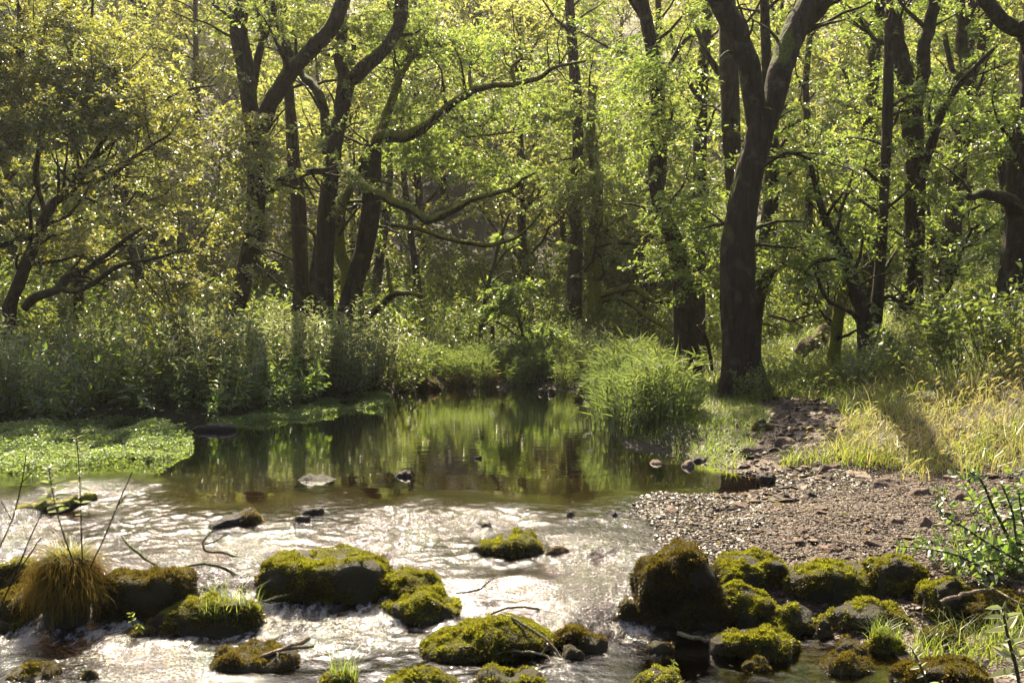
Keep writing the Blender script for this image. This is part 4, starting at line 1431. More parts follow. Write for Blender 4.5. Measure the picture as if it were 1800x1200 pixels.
RK = [
    # name, label, x0,x1,yt,yb, kwargs
    ("mossy_boulder", "long flat-topped green mossy boulder in the left middle of the rapids", 462, 684, 958, 1056, dict(moss=1, e=5, depth=.62, rough=.10)),
    ("mossy_boulder", "bright green mossy hump just right of the flat-topped boulder", 656, 802, 993, 1050, dict(moss=1, e=3, depth=.7, prof=[(0, .8), (.3, 1), (.7, .9), (1, .5)])),
    ("mossy_boulder", "wedge-shaped mossy boulder in front of the bright green hump", 668, 817, 1030, 1092, dict(moss=.9, e=3.5, depth=.7, prof=[(0, .45), (.35, .8), (.6, 1), (.95, 1)])),
    ("mossy_boulder", "dark rock with a mossy crest standing alone in the middle of the rapids", 828, 956, 922, 975, dict(moss=.7, e=2.6, depth=.6, prof=[(0, .45), (.4, .6), (.62, 1), (.85, 1), (1, .55)])),
    ("small_stone", "small dark stone touching the right foot of the mid-stream crested rock", 960, 1006, 962, 977, dict(moss=.4, mossmat='moss_dark')),
    ("mossy_boulder", "peaked bright mossy boulder at the bottom centre under two bare twigs", 736, 986, 1066, 1160, dict(moss=1, e=2.6, depth=.55, prof=[(0, .35), (.2, .62), (.42, .72), (.62, .9), (.75, 1), (.9, .8), (1, .4)])),
    ("mossy_boulder", "low dark mossy rock behind the right shoulder of the peaked boulder", 966, 1062, 1092, 1142, dict(moss=.9, e=2.6, depth=.7, mossmat='moss_dark')),
    ("small_stone", "flat wet stone at the right foot of the peaked boulder", 984, 1028, 1130, 1158, dict(moss=.4, mossmat='moss_dark')),
    ("bare_rock", "bare grey wedge rock with a rusty right end in the upper left rapids", 360, 462, 893, 928, dict(mat='stone_dark', e=2.6, prof=[(0, .35), (.2, .75), (.6, .9), (.85, 1.1), (1, .8)], moss=1, mossmat='rust', mossx=.22, mossdown=-.9)),
    ("small_stone", "upper of two small dark stones right of the bare wedge rock", 526, 570, 891, 903, dict(mat='stone_dark', sub=4)),
    ("small_stone", "lower of two small dark stones right of the bare wedge rock", 518, 549, 908, 918, dict(mat='stone_dark', sub=4)),
    ("mossy_boulder", "brown-green mossy rock with fresh grass on its right end, left foreground", 256, 464, 1038, 1112, dict(moss=.9, e=3, depth=.5, grass=420, tops=.02)),
    ("mossy_bank_rock", "dark shaded mossy rock bank between the straw tussock and the little fall", 178, 345, 992, 1092, dict(moss=.7, e=4, depth=.5, mossmat='moss_dark')),
    ("mossy_boulder", "mossy rock at the left edge behind the straw tussock", -20, 62, 976, 1035, dict(moss=.9, e=3)),
    ("mossy_boulder", "brown mossy ledge at the left edge in front of the straw tussock", -30, 80, 1030, 1092, dict(moss=.8, e=4, mossmat='moss_dark')),
    ("mossy_boulder", "low flat mossy stone at the left edge below the brown ledge", -15, 55, 1083, 1106, dict(moss=.8)),
    ("mossy_boulder", "small brown stone with a green sprout below the grass-topped rock", 203, 282, 1098, 1126, dict(moss=.7, mossmat='moss_dark')),
    ("mossy_boulder", "jagged brown mossy stone in the bottom left corner", 8, 122, 1158, 1197, dict(moss=.8, mossmat='moss_dark')),
    ("mossy_boulder", "tiny brown mossy stone next to the jagged corner stone", 136, 176, 1168, 1194, dict(moss=.8, mossmat='moss_dark')),
    ("mossy_boulder", "dark square-ended rock with sticks lying across it, lower left of centre", 376, 524, 1130, 1178, dict(moss=.6, e=4, depth=.6, mossmat='moss_dark')),
    ("mossy_boulder", "small yellow-green mound with a grass tuft on the bottom edge", 556, 640, 1172, 1222, dict(moss=.9, grass=120, tops=-.2)),
    ("mossy_boulder", "golden mossy mound on the bottom edge below the peaked boulder's left side", 670, 815, 1166, 1222, dict(moss=1, e=2.6)),
    ("mossy_boulder", "flat olive mossy stone on the bottom edge, right of the golden mound", 838, 962, 1170, 1222, dict(moss=.9, e=3.5)),
    ("mossy_boulder", "tall dark square mossy block standing at the right of the rapids", 1120, 1264, 940, 1102, dict(moss=1, e=7, depth=.7, prof=[(0, .76), (.25, .80), (.5, 1), (.72, .99), (.85, .74), (1, .66)], mossmat='moss_dark', mossdown=-.8)),
    ("small_stone", "dark stone wedged at the left foot of the tall square block", 1086, 1124, 1054, 1092, dict(moss=.5, mossmat='moss_dark')),
    ("mossy_boulder", "yellow-green mossy block right behind the tall square block", 1256, 1380, 970, 1036, dict(moss=1, e=4)),
    ("mossy_boulder", "rounded golden mossy dome leaning on the right of the tall square block", 1246, 1376, 1016, 1102, dict(moss=1, e=2.4, prof=[(0, .75), (.4, 1), (.75, .85), (1, .5)])),
    ("mossy_boulder", "small mossy lump at the right foot of the golden dome", 1350, 1436, 1056, 1112, dict(moss=1, e=2.6)),
    ("mossy_boulder", "long rectangular mossy block edging the gravel beach", 1378, 1542, 984, 1056, dict(moss=.9, e=5, depth=.6)),
    ("mossy_boulder", "mossy block at the right end of the long rectangular block, by the brambles", 1530, 1622, 976, 1046, dict(moss=.9, e=4)),
    ("mossy_boulder", "long low mossy rock lying in the water below the golden dome", 1248, 1420, 1090, 1160, dict(moss=1, e=3.2, depth=.5)),
    ("mossy_boulder", "broad flat olive mossy slab in front of the long rectangular block", 1434, 1608, 1052, 1116, dict(moss=.9, e=3, depth=.6)),
    ("small_stone", "small round brown stone in the water below the long low rock", 1304, 1357, 1148, 1180, dict(moss=.8, mossmat='moss_dark')),
    ("mossy_boulder", "brown mossy stone in the shallow water at the lower right", 1440, 1546, 1148, 1186, dict(moss=.7, mossmat='moss_dark')),
    ("small_stone", "dark wet stone left of the grassy stone at the lower right", 1462, 1522, 1120, 1151, dict(moss=.3, mossmat='moss_dark')),
    ("mossy_boulder", "grassy green stone in the lower right shallows", 1520, 1592, 1110, 1150, dict(moss=.9, grass=160, tops=-.5)),
    ("mossy_boulder", "golden shaggy boulder below the brambles at the right", 1614, 1712, 1008, 1092, dict(moss=1, e=2.8)),
    ("mossy_boulder", "large shaggy brown boulder at the right edge with a bare stick on it", 1676, 1830, 1030, 1102, dict(moss=1, e=2.8, mossmat='moss_dark')),
    ("mossy_boulder", "half-buried mossy stone under the golden shaggy boulder", 1614, 1692, 1098, 1138, dict(moss=.9, mossmat='moss_dark')),
    ("mossy_boulder", "brown mossy mound in the bottom right corner behind the nettle", 1570, 1735, 1144, 1212, dict(moss=.9, e=2.8, mossmat='moss_dark')),
    ("mossy_boulder", "olive stone with a sprout on the bottom edge, right of centre", 1112, 1200, 1168, 1215, dict(moss=.8)),
    ("small_stone", "flat brown stone just awash right of the low dark mossy rock", 1136, 1188, 1124, 1146, dict(moss=.6, mossmat='moss_dark', sub=4)),
    ("small_stone", "dark stone at the foot of the long low rock in the water", 1425, 1470, 1085, 1120, dict(moss=.2, mossmat='moss_dark', sub=4)),
    ("beach_stone", "pale triangular stone standing on the gravel beach", 1606, 1648, 905, 928, dict(mat='stone_dry', prof=[(0, .3), (.4, 1), (1, .25)], sub=4)),
    ("beach_stone", "low pale stone just left of the triangular stone on the beach", 1556, 1588, 911, 924, dict(mat='stone_dry', sub=4)),
    ("beach_stone", "grey-brown stone at the back of the beach under the brambles", 1674, 1706, 862, 880, dict(mat='stone_dry', sub=4)),
    ("beach_stone", "dark flat stone at the edge of the pool, on the beach's left", 1330, 1368, 830, 848, dict(mat='stone_dark', sub=4)),
    ("beach_stone", "dark wet flat stone at the beach's water edge, left of a pair", 1370, 1398, 866, 880, dict(mat='stone_dark', sub=4)),
    ("beach_stone", "dark wet flat stone at the beach's water edge, right of a pair", 1406, 1444, 866, 878, dict(mat='stone_dark', sub=4)),
    ("stone_slab", "pale sunlit slab where the beach meets the golden grass", 1474, 1550, 824, 842, dict(mat='stone_pale', e=3, depth=.9)),
    ("stone_slab", "brown layered slab right of the pale sunlit slab", 1536, 1602, 838, 857, dict(mat='stone_dry', e=3, depth=.8)),
    ("stone_slab", "flat slab lying at the foot of the grass above the beach stones", 1598, 1640, 856, 872, dict(mat='stone_dry', sub=4)),
    ("beach_stone", "rounded rock on the path side of the beach, left of the pale slab", 1432, 1482, 812, 830, dict(mat='stone_dry', e=2.6)),
    ("path_stone", "grey stone at the left side of the stony path below the big tree", 1284, 1306, 736, 752, dict(mat='stone_dry', sub=4)),
    ("path_stone", "mossy brown stone on the stony path's left edge", 1322, 1360, 738, 758, dict(moss=.6, mossmat='moss_dark', sub=4)),
    ("path_stone", "flat stone in the middle of the stony path", 1360, 1400, 768, 784, dict(mat='stone_dry', sub=4)),
    ("path_stone", "flat stone low on the stony path near the pool", 1300, 1350, 782, 800, dict(mat='stone_dry', sub=4)),
    ("path_stone", "dark stone at the pool edge where the stony path begins", 1210, 1252, 796, 812, dict(mat='stone_dark', sub=4)),
    ("path_stone", "small stone at the top of the stony path by the big tree's foot", 1370, 1396, 704, 720, dict(mat='stone_dry', sub=4)),
    ("pond_rock", "round dark mossy rock at the far left end of the pond", 732, 774, 663, 686, dict(moss=.6, mossmat='moss_dark', e=2.4)),
    ("pond_rock", "flat dark stone left of the round mossy rock at the pond's far end", 690, 716, 674, 683, dict(mat='stone_dark', sub=4)),
    ("pond_rock", "left one of a pair of dark stones at the pond's far right", 945, 957, 682, 691, dict(mat='stone_dark', sub=3)),
    ("pond_rock", "right one of a pair of dark stones at the pond's far right", 963, 980, 682, 692, dict(mat='stone_dark', sub=3)),
    ("pond_rock", "mossy brown stone on the right bank at the upper pond", 1008, 1030, 690, 704, dict(moss=.6, sub=4)),
    ("pond_rock", "mossy stone near the corner of the pond's far right end", 1016, 1042, 678, 690, dict(moss=.6, sub=4)),
    ("pond_rock", "dark stone beside the reeds on the right bank, upper of two", 1052, 1074, 722, 734, dict(mat='stone_dark', sub=4)),
    ("pond_rock", "dark stone beside the reeds on the right bank, lower of two", 1060, 1086, 734, 746, dict(mat='stone_dark', sub=4)),
    ("pond_rock", "long flat dark ledge at the tip of the left watercress mat", 338, 418, 744, 758, dict(mat='stone_dark', e=4, depth=.4, sub=4)),
    ("pond_rock", "dark flat stone breaking the calm water above the rapids, left of centre", 520, 592, 836, 847, dict(mat='stone_dark', prof=[(0, .8), (.3, 1), (1, .35)], sub=4)),
    ("pond_rock", "little stone rippling the calm water above the rapids, centre", 692, 734, 831, 839, dict(mat='stone_dark', sub=4)),
    ("pond_rock", "tiny wet stone alone in the middle of the calm pond", 832, 848, 799, 807, dict(mat='stone_dark', sub=3)),
    ("pond_rock", "pale wet stone off the reedy bank, in the calm pool on the right", 1142, 1166, 806, 816, dict(mat='stone_dry', sub=3)),
    ("pond_rock", "pale-topped wet stone at the pool's edge below the path", 1198, 1222, 808, 822, dict(mat='stone_dry', sub=3)),
    ("small_stone", "little dark stone at the head of the rapids, left of the crested rock", 842, 872, 916, 926, dict(mat='stone_dark', sub=3)),
    ("small_stone", "dark stone in the shallow riffle right of the crested rock", 994, 1012, 902, 910, dict(mat='stone_dark', sub=3)),
    ("small_stone", "flat dark stone in the riffle near the gravel", 1064, 1090, 892, 904, dict(mat='stone_dark', sub=3)),
    ("sunken_stone", "dark stone with water sliding over it in the gap of the rapids", 850, 985, 1018, 1056, dict(mat='stone_dark', e=2.6, zbase=-.32)),
]
wake = np.zeros(len(wX))
for i, (nm, lab, x0, x1, yt, yb, kw) in enumerate(RK):
    rock(nm, lab, x0, x1, yt, yb, i, **kw)
    hx, hy, hz = hit((x0 + x1) / 2, yb)
    if hy < 9.8 and sdf(hx, hy)[0] < .15 and hx < 1.6:
        hw = (x1 - x0) / 1750 * hy / 2
        jx = wX + .05 * vnoise(np.stack([wX * 9, wY * 9, wX * 0], -1), i)
        # white water piles up in front of a stone's shoulders and trails downstream of them
        for sd_ in (-1, 1):
            wake += np.exp(-((jx - hx - sd_ * hw * 1.02) / (.05 + hw * .22)) ** 2) * sstep(hy + hw * 1.3, hy + .05, wY) * sstep(hy - .55 - hw, hy - .1, wY)
fattr_vals = np.clip(foam + 0.55 * np.clip(wake, 0, 1) * sstep(.1, .5, rapid), 0, 1.6)
wO.data.attributes["foam"].data.foreach_set("value", fattr_vals.astype(np.float32))

# loose gravel: one sheet of pebbles, nobody could count it
def pebbles(name, label, seed, n, test, x0, x1, y0, y1, size, mat):
    rg = np.random.default_rng(seed)
    X, Y = rg.uniform(x0, x1, n), rg.uniform(y0, y1, n)
    s = sdf(X, Y)
    k = test(X, Y, s)
    X, Y = X[k], Y[k]
    n = len(X)
    V, F = ico(1)
    sz = size[0] + (size[1] - size[0]) * rg.random(n) ** 3
    sc3 = sz[:, None] * np.stack([rg.uniform(.7, 1.2, n), rg.uniform(.7, 1.2, n), rg.uniform(.25, .6, n)], -1)
    P = V[None] * (1 + .22 * rg.normal(0, 1, (n, len(V), 1))) * sc3[:, None, :]
    a = rg.uniform(0, 6.28, n)
    tl = rg.normal(0, .25, n)
    P = np.stack([P[..., 0], P[..., 1], P[..., 2] + P[..., 0] * tl[:, None]], -1)
    c, s_ = np.cos(a)[:, None], np.sin(a)[:, None]
    P = np.stack([P[..., 0] * c - P[..., 1] * s_, P[..., 0] * s_ + P[..., 1] * c, P[..., 2]], -1)
    P = P + np.stack([X, Y, gz(X, Y) + sz * .12], -1)[:, None, :]
    Fa = (np.arange(n) * len(V))[:, None, None] + F[None]
    o = obj(name, [(P.reshape(-1, 3), Fa.reshape(-1, 3))], mat, smooth=False)
    return tag(o, label, "gravel", None, "stuff")


def pebble_mat(nm="pebble", k=1.0, ro=.6):
    m, t, out = newmat(nm)
    g = nd(t, "NewGeometry")
    c = ramp(t, g.outputs["Random Per Island"], [(q_, tuple(v * k for v in c_)) for q_, c_ in [(0, (.020, .0125, .008)), (.5, (.05, .031, .021)), (.88, (.09, .059, .042)), (1, (.18, .135, .105))]])
    p = nd(t, "BsdfPrincipled")
    lk(t, c, p.inputs["Base Color"])
    p.inputs["Roughness"].default_value = ro
    p.inputs["Specular IOR Level"].default_value = .28
    lk(t, p.outputs[0], out.inputs[0])
    return m


M['pebble'] = pebble_mat()
M['wet_pebble'] = pebble_mat("wet_pebble", .5, .42)
pebbles("gravel", "loose brown and pinkish pebbles covering the beach on the right", 80, 170000,
        lambda X, Y, s: (s > .40 + .45 * noise2(X, Y, 1.4, 83)) & (beach_mask(X, Y, s) > .35) & (Y < 12), .6, 5.2, 6.6, 12.0, (.004, .021), M['pebble'])
pebbles("beach_cobbles", "larger loose stones half buried in the gravel of the beach", 86, 900,
        lambda X, Y, s: (s > .05) & (beach_mask(X, Y, s) > .4) & (Y < 12.5) & (noise2(X, Y, 1.6, 87) > -.1), .6, 5.6, 6.8, 12.5, (.02, .085), M['stone_dry'])
pebbles("wet_gravel", "dark wet gravel along the beach's water line and just under the shallows", 82, 60000,
        lambda X, Y, s: (s > -.75) & (s < .75 + .45 * noise2(X, Y, 1.4, 83)) & (X > .4) & (noise2(X, Y, 2.2, 84) + .9 + 2.2 * s > 0), .2, 4.2, 6.8, 11.2, (.006, .03), M['wet_pebble'])
pebbles("path_rubble", "loose stones strewn along the footpath", 81, 6000,
        lambda X, Y, s: (s > 0) & (pathd(X, Y) < .7), 2, 6, 9.5, 20, (.012, .075), M['pebble'])

rg = np.random.default_rng(85)
fx, fy = rg.uniform(.8, 6, 2600), rg.uniform(6.6, 16, 2600)
fs = sdf(fx, fy)
fk = (fs > .05) & (beach_mask(fx, fy, fs) > .2)
fx, fy = fx[fk], fy[fk]
fa = rg.uniform(0, 6.28, len(fx))
M['fallen_leaf'] = leaf_mat("fallen_leaf", [(.12, .07, .025), (.20, .14, .03), (.12, .16, .03)], [(.2, .1, .03), (.3, .2, .04), (.2, .3, .04)], gloss=.05)
tag(obj("fallen_leaves", leaves(np.stack([fx, fy, gz(fx, fy) + .022], -1), np.stack([np.cos(fa), np.sin(fa), rg.normal(.1, .3, len(fx))], -1), UP + rg.normal(0, .45, (len(fx), 3)), rg.uniform(.02, .055, len(fx)), rg.uniform(.012, .03, len(fx)), six=True), M['fallen_leaf'], smooth=False),
    "small fallen leaves scattered over the gravel beach and path", "leaves", None, "stuff")

# ------------------------------------------------------------------ tussock, sticks, plants in the foreground
def stick(name, label, lines, Y, mat='deadwood', seed=0, cat="stick", zs=None):
    """lines: list of polylines of (px, py, width px, dY)"""
    rg = np.random.default_rng(seed + 40)
    first = None
    for k, L in enumerate(lines):
        P, r = limb_world([(a[0], a[1], a[2], a[3] if len(a) > 3 else 0) for a in L], Y)
        q, rr = spath(P, r, 4)
        q[1:] += rg.normal(0, .5, (len(q) - 1, 3)) * rr[1:, None] * .6
        if first is None:
            first = q[0].copy()
            t = thing(name, first, label, cat)
            obj("stick_shaft", tube(q, rr, 7, .12, 0, seed), M[mat], t, base=first)
        else:
            obj("side_twig", tube(q, rr, 6, .12, 0, seed + k), M[mat], t, base=first)
    return t


stick("bare_stick", "pale bare forked stick lying in front of the peaked mossy boulder", [[(808, 1138, 3), (828, 1136, 4), (862, 1148, 5), (905, 1144, 5), (955, 1150, 5), (972, 1166, 4)], [(862, 1148, 3), (840, 1158, 2)], [(952, 1149, 3), (964, 1130, 2)]], 6.25, seed=1)
stick("bare_stick", "pale bare stick leaning over the right shoulder of the peaked boulder", [[(880, 1078, 3, .2), (900, 1085, 5, .1), (935, 1106, 5), (965, 1128, 5, -.1), (985, 1155, 4, -.15)]], 6.35, seed=2)
stick("thin_branch", "thin dark branch arching behind the peaked boulder's top", [[(850, 1086, 3), (890, 1068, 4), (935, 1068, 4), (985, 1078, 4), (1035, 1092, 2)]], 6.9, mat='twig', seed=3)
stick("bare_stick", "grey sticks lying crossed on the dark square-ended rock", [[(404, 1176, 5, -.05), (450, 1158, 6), (500, 1140, 7, .05), (552, 1136, 6, .1)], [(480, 1146, 5), (520, 1132, 9, .1), (545, 1120, 10, .15)], [(486, 1146, 4), (490, 1166, 4, -.05), (484, 1180, 3, -.05)]], 6.15, seed=4)
stick("dead_branch", "dark dead branch snagged at the little fall left of the flat-topped boulder", [[(326, 996, 3, .1), (360, 990, 5), (400, 1000, 5), (425, 1014, 4, -.05), (462, 1008, 4)], [(400, 1000, 4), (430, 1030, 3, -.1)]], 7.45, mat='twig', seed=5)
stick("dead_branch", "forked twig poking out of the rapids above the snagged branch", [[(424, 980, 3), (390, 970, 4), (362, 968, 4), (358, 950, 3), (378, 930, 2)], [(360, 956, 3), (380, 950, 3), (394, 940, 2)]], 7.95, mat='twig', seed=6)
stick("bare_stick", "long thin stick slanting from the water down to the little fall", [[(214, 940, 3, .2), (235, 965, 5, .1), (275, 995, 5), (325, 1020, 4, -.1), (370, 1042, 3, -.2)]], 7.5, mat='bark_pale', seed=7)
stick("twig", "thin dark twig sticking out right of the wedge-shaped boulder", [[(802, 1042, 3, -.05), (840, 1036, 4), (858, 1022, 3, .05), (872, 1014, 2, .1)]], 6.9, mat='twig', seed=8)
stick("bare_stick", "pinkish stick in the water at the left end of the long low rock", [[(1190, 1112, 8, .05), (1220, 1120, 9), (1252, 1128, 7, -.05)]], 6.55, seed=9)
stick("bare_stick", "reddish stick lying across the large shaggy boulder at the right", [[(1652, 1058, 7, -.1), (1680, 1048, 8), (1706, 1040, 7, .1), (1740, 1036, 5, .2)]], 6.35, seed=10)
stick("bare_stick", "thin bare stick on the ground among the brambles at the right edge", [[(1720, 1022, 4, .2), (1750, 1036, 5), (1790, 1058, 4, -.2), (1830, 1075, 3, -.3)]], 6.6, seed=11)
stick("drift_log", "dark mossy drift log lying in the water at the left edge above the rapids", [[(-30, 915, 30, .15), (40, 902, 30, .1), (100, 892, 26), (140, 880, 22), (166, 872, 16)], [(50, 900, 8), (44, 925, 7, -.1), (48, 945, 5, -.2)], [(96, 890, 8, 0), (82, 920, 6, -.1)]], 9.4, mat='bark_moss', seed=12, cat="log")
stick("fallen_log", "pale broken log lying in the sun among the grass right of the big tree", [[(1404, 622, 24), (1430, 602, 28), (1456, 586, 30), (1470, 578, 20)]], 19.5, seed=13, cat="log")
stick("dead_branch", "bare bleached branch low over the grass left of the fallen log", [[(1350, 555, 6), (1390, 562, 6, -.1), (1430, 552, 5, -.2)], [(1390, 562, 4), (1412, 574, 4, -.1)]], 19.5, seed=14)
stick("dead_branch", "dry fallen branch lying on the reeds at the end of the pond", [[(868, 612, 5), (885, 608, 6), (902, 612, 4)]], 22.6, seed=15)


def tussock(seed, label, px, py, n, rad, h):
    rg = np.random.default_rng(seed)
    b = hit(px, py)
    t = thing("grass_tussock", b, label, "grass tussock")
    V, F = ico(4)
    p = V * np.array([rad * .62, rad * .55, h * .62]) * (1 + .12 * fbm(V * 2.5, seed))[:, None] + UP * h * .28
    obj("root_mound", [(p, F)], M['rock'], t)
    a0, rr = rg.uniform(0, 6.28, n), rg.random(n) ** .5
    P = np.stack([np.cos(a0) * rr * rad * .75, np.sin(a0) * rr * rad * .65, h * (.88 - .55 * rr ** 2)], -1) + rg.normal(0, .012, (n, 3))
    a = a0 + rg.normal(0, .75, n)
    L = h * rg.uniform(.2, .85, n) * (1 - .25 * rr)
    pit = rg.uniform(-.3, 1.2, n)
    bend = rg.uniform(1.4, 2.8, n)
    Vs = []
    ns = 5
    c = P.copy()
    sdv = np.stack([-np.sin(a), np.cos(a), a * 0], -1)
    for i in range(ns + 1):
        s = i / ns
        wv = (.004 * (1 - .85 * s)) * np.ones((n, 1))
        Vs += [c - sdv * wv, c + sdv * wv]
        an = pit - bend * s * 1.15
        aa = a + rg.normal(0, .16, n)
        c = c + np.stack([np.cos(aa) * np.cos(an), np.sin(aa) * np.cos(an), np.sin(an)], -1) * (L / ns)[:, None]
        c[:, 2] = np.maximum(c[:, 2], -.02)
    Vv = np.stack(Vs, 1).reshape(-1, 3)
    k = 2 * (ns + 1)
    bi = np.arange(n)[:, None] * k
    Fq = np.concatenate([bi + np.array([[2 * i, 2 * i + 1, 2 * i + 3, 2 * i + 2]]) for i in range(ns)])
    obj("straw", [(Vv, Fq)], M['straw'], t, smooth=False)
    m = n // 6
    a = rg.uniform(0, 6.28, m)
    P = np.stack([np.cos(a), np.sin(a), a * 0], -1) * (rg.random((m, 1)) ** .6 * rad * .5) + UP * h * .8
    obj("green_blades", blades(rg, P, rg.uniform(.1, .24, m) * h / .5, rg.uniform(.5, 1.5, m), .006, None, 3), M['grass'], t, smooth=False)
    return t


tussock(90, "shaggy straw-coloured grass tussock hanging over the water at the left", 120, 1090, 2800, .25, .50)


def leafy_plant(name, label, cat, stems, Y, leaf, lm, seed, nl=16, group=None, tmin=.2, six=True):
    """stems: polylines of pixels; leaves in pairs along them"""
    rg = np.random.default_rng(seed)
    t = None
    tb, LF = [], []
    for L in stems:
        P, r = limb_world(L, Y)
        q, rr = spath(P, r, 4)
        if t is None:
            base = q[0].copy()
            t = thing(name, base, label, cat, group)
        obj("stem", tube(q, rr, 6, .05), M['stem'], t, base=base)
        sgm = np.linspace(tmin, 1, nl + nl // 2)
        for k, s in enumerate(sgm):
            f = s * (len(q) - 1)
            i = min(int(f), len(q) - 2)
            c = q[i] + (q[i + 1] - q[i]) * (f - i)
            tg = nrm(q[i + 1] - q[i])
            ang = k * 1.57 + rg.normal(0, .4)
            e1 = nrm(np.cross(tg, np.array([.3, 1, .1])))
            e2 = np.cross(tg, e1)
            for sg in (1, -1):
                d = (e1 * math.cos(ang) + e2 * math.sin(ang)) * sg + tg * .35 + rg.normal(0, .15, 3)
                LF.append((c, d, UP * .75 - np.array([0, .55, 0]) + rg.normal(0, .35, 3), leaf[0] * rg.uniform(.6, 1.15) * (1.1 - .5 * s)))
    C, A, N, Ls = [np.array(v) for v in zip(*LF)]
    lv = leaves(C, A, N, Ls, Ls * leaf[1] / leaf[0], droop=.3, six=six)
    obj("foliage", lv, M[lm], t, smooth=False, base=base)
    return t


leafy_plant("nettle_plant", "tall nettle in front of the watercress at the left with pale toothed leaves", "nettle", [[(130, 990, 3), (112, 940, 3), (98, 890, 2), (90, 850, 2), (86, 822, 2)]], 6.6, (.13, .05), 'leaf_bank', 95, 8, tmin=.45)
leafy_plant("nettle_plant", "thin upright weed stem beside the tall nettle, rising from the tussock", "weed", [[(146, 1000, 2.5), (143, 940, 2.5), (142, 880, 2), (138, 810, 2), (134, 770, 2)]], 6.7, (.09, .03), 'leaf_bank', 96, 10, tmin=.4)
stick("dead_stalk", "dead dark weed stalk leaning right out of the straw tussock", [[(158, 1000, 2.4), (185, 940, 2.2), (210, 880, 2), (232, 830, 2)], [(205, 890, 2), (222, 870, 2)]], 6.6, mat='twig', seed=20, cat="stalk")
stick("dead_stalk", "dead dark weed stalk at the far left leaning right, with side twigs", [[(-10, 985, 2.6), (22, 910, 2.4), (38, 850, 2), (46, 800, 2)], [(20, 912, 2), (2, 880, 2)], [(36, 850, 2), (56, 830, 2)]], 6.2, mat='twig', seed=21, cat="stalk")
stick("dead_stalk", "thin dead stalks in front of the left-edge mossy rocks", [[(0, 1070, 3), (30, 1000, 3), (60, 930, 2), (80, 890, 2)], [(20, 1022, 3), (55, 970, 2), (72, 945, 2)]], 5.9, mat='twig', seed=22, cat="stalk")

# brambles and nettles at the right edge
BR = [("leafy bramble shoot arching left over the beach stones at the right", [[(1800, 1010, 6, .1), (1770, 940, 6), (1745, 890, 5, -.1), (1725, 845, 4, -.1), (1705, 830, 3, -.1)]], 7.3, 14),
      ("bramble spray reaching lowest and furthest left over the mossy blocks", [[(1790, 1040, 5, .1), (1730, 1000, 5), (1680, 975, 4, -.1), (1630, 965, 3, -.1), (1580, 960, 2, -.1)]], 6.9, 14),
      ("bramble spray pointing left below the triangular beach stone", [[(1800, 990, 5), (1745, 960, 5), (1700, 930, 4), (1660, 905, 3), (1646, 885, 2)]], 7.0, 12),
      ("tangled bramble shoots filling the right edge above the shaggy boulder", [[(1830, 1020, 5), (1790, 960, 4), (1780, 900, 4), (1760, 850, 3)], [(1830, 1000, 4), (1800, 920, 4), (1790, 860, 3)], [(1810, 1010, 4), (1760, 985, 4), (1710, 990, 3)], [(1830, 960, 4), (1775, 955, 4), (1735, 965, 3)], [(1820, 1030, 4), (1770, 1010, 3), (1690, 1000, 3)]], 7.1, 13)]
for i, (lb, st, Yb, k) in enumerate(BR):
    leafy_plant("bramble", lb, "bramble", st, Yb, (.085, .056), 'leaf_bramble', 110 + i, k, tmin=.15)
for i, (lb, px, py, sx) in enumerate([("bramble bush at the right edge behind the arching shoots, nearest the golden grass", 1790, 915, .8), ("low bramble bush at the right edge above the shaggy boulder", 1775, 1005, .65), ("small bramble bush between the beach and the shaggy boulder", 1700, 985, .5)]):
    b = hit(px, py)
    o = herb_clump("bramble", 140 + i, 20, .6, .75, (.085, .058), 'leaf_bramble', 16, .9, lb, "bramble", six=True)
    o.location = b
    o.scale = (sx, sx, sx)
leafy_plant("nettle_plant", "close nettle with drooping blurred leaves in the bottom right corner", "nettle", [[(1800, 1260, 8), (1788, 1180, 7), (1772, 1120, 6), (1762, 1068, 4)]], 4.2, (.12, .04), 'leaf_bank', 120, 9, tmin=.2)
leafy_plant("nettle_plant", "pale weed at the bottom edge left of the close nettle", "weed", [[(1640, 1240, 5), (1622, 1180, 4), (1608, 1150, 3), (1600, 1136, 2)]], 5.0, (.06, .026), 'leaf_bank', 121, 6, tmin=.2)
leafy_plant("water_weed", "small bright sprout on the brown stone below the grass-topped rock", "weed", [[(236, 1106, 3), (232, 1090, 3), (230, 1078, 2)], [(240, 1108, 3), (246, 1098, 2)]], 6.6, (.06, .03), 'grass', 122, 3)
leafy_plant("water_weed", "small sprout on the olive stone on the bottom edge", "weed", [[(1180, 1176, 3), (1182, 1166, 2), (1184, 1160, 2)]], 6.1, (.05, .025), 'grass', 123, 3)
leafy_plant("elder_shoot", "leafy green shoot hanging at the right edge in front of the massive trunk", "shoot", [[(1850, 640, 5), (1815, 600, 4), (1780, 590, 3), (1750, 600, 2)], [(1850, 560, 4), (1810, 540, 3), (1780, 560, 2)]], 14.0, (.12, .05), 'leaf_fresh', 124, 14)


def foot_grass(name, label, seed, px, py, n, rad, h, lm='grass', wd=.009):
    rg = np.random.default_rng(seed)
    b = hit(px, py)
    a, rr = rg.uniform(0, 6.28, n), rad * rg.random(n) ** .5
    X, Y = b[0] + np.cos(a) * rr * 1.4, b[1] + np.sin(a) * rr * .8
    P = np.stack([X, Y, surf(X, Y) - .02], -1)
    o = obj(name, blades(rg, P, h * rg.uniform(.4, 1.1, n), rg.uniform(.15, 1.0, n), wd * rg.uniform(.6, 1.3, n), None, 4), M[lm], smooth=False, base=b)
    return tag(o, label, "grass tuft")


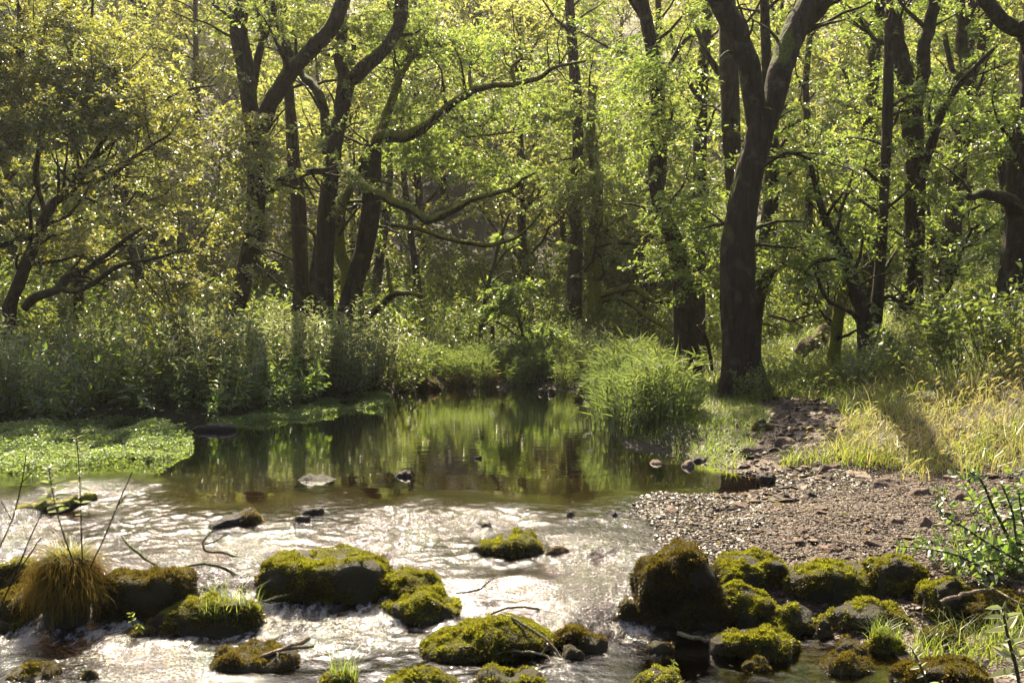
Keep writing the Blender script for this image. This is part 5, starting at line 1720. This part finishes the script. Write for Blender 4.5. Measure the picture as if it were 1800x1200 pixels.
foot_grass("grass_tuft", "bright green grass tuft between the shaggy boulder and the corner mound", 130, 1712, 1150, 340, .30, .32)
foot_grass("grass_tuft", "green grass tuft beside the close nettle in the bottom right corner", 131, 1790, 1120, 160, .2, .3)
foot_grass("grass_tuft", "small green grass tuft at the left edge below the brown mossy ledge", 132, 25, 1088, 70, .09, .16)
foot_grass("grass_tuft", "green grass tuft on the beach edge beside the path rocks", 133, 1412, 812, 200, .22, .3)
foot_grass("grass_tuft", "sunny grass tuft under the brambles at the right edge", 134, 1770, 985, 300, .32, .26)

# dark leafy bushes at the big tree's foot and on the slope
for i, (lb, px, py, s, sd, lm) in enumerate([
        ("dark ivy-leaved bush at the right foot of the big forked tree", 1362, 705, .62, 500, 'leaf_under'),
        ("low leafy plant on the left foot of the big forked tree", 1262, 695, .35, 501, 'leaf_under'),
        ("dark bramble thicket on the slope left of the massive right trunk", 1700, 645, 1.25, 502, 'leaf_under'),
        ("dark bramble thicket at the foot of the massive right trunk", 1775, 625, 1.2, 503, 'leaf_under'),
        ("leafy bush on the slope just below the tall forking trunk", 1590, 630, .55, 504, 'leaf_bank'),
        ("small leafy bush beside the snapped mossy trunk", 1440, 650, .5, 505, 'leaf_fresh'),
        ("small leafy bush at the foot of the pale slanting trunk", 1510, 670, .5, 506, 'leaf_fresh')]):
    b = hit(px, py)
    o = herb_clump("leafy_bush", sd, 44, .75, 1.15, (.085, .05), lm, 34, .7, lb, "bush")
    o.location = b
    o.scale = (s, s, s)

rng = np.random.default_rng(54)
lab = ("low green bush in the dappled undergrowth behind the golden grass on the right slope", "undergrowth bushes on the right slope")
rp = [herb_clump("leafy_bush", 450 + i, 40, .7, [.9, 1.2][i], [(.10, .05), (.13, .045)][i], ['leaf_wood', 'leaf_bank'][i], 30, .6, lab[0], "bush", lab[1]) for i in range(2)]
pts = region(rng, 4.2, 13, 14.0, 22, 1.25, lambda x, y, s: pathd(np.array([x]), np.array([y]))[0] > 1.0 and x > 3.2 + .1 * (y - 8))
scatter(rp, pts, rng, .35, .75)
grass_field("foreground_grass", "short grass on the near bank beyond the right edge of the beach", 66, 30000, 4.2, 9, 4.5, 10.5, lambda X, Y, s, rg: (X > 4.3 + .25 * (Y - 6) + .3 * noise2(X, Y, 1.2, 67)), (.08, .3), (.3, 1.1), (.006, .013), 'grass')

# fence posts half hidden in the far-left herbs
for lb, px, py, h, Yp in [("short dark fence post among the herbs left of the leaning trunk", 300, 575, .9, 21), ("short dark fence post in the sunlit herbs in front of the reddish trunk", 505, 590, 1.0, 20.4), ("thin fence post behind the far reeds, below the pale sapling", 864, 600, .9, 25)]:
    P = at(px, py, Yp)
    P[2] = gz(P[0], P[1])[0] - .1
    z1 = at(px, py - 28, Yp)[2]
    q = np.array([P, (P + np.array([0.02, 0, z1])) * np.array([1, 1, 0]) + UP * (P[2] * .5 + z1 * .5), np.array([P[0] + .03, P[1], z1])])
    t = obj("fence_post", tube(q, [.055, .052, .05], 9, .06), M['bark'], base=P)
    tag(t, lb, "fence post")

# ------------------------------------------------------------------ the misty air of the valley
HAZE = 0.0004
if HAZE:
    hm, t, out = newmat("haze")
    pv = nd(t, "VolumePrincipled")
    pv.inputs["Density"].default_value = HAZE
    pv.inputs["Color"].default_value = (.95, .92, .85, 1)
    pv.inputs["Anisotropy"].default_value = .5
    lk(t, pv.outputs[0], out.inputs["Volume"])
    V, F = np.array([[x, y, z] for x in (-95, 95) for y in (-28, 125) for z in (-1.8, 48)], float), np.array([[0, 1, 3, 2], [4, 6, 7, 5], [0, 4, 5, 1], [2, 3, 7, 6], [0, 2, 6, 4], [1, 5, 7, 3]])
    tag(obj("haze", [(V, F)], hm, smooth=False), kind="stuff")
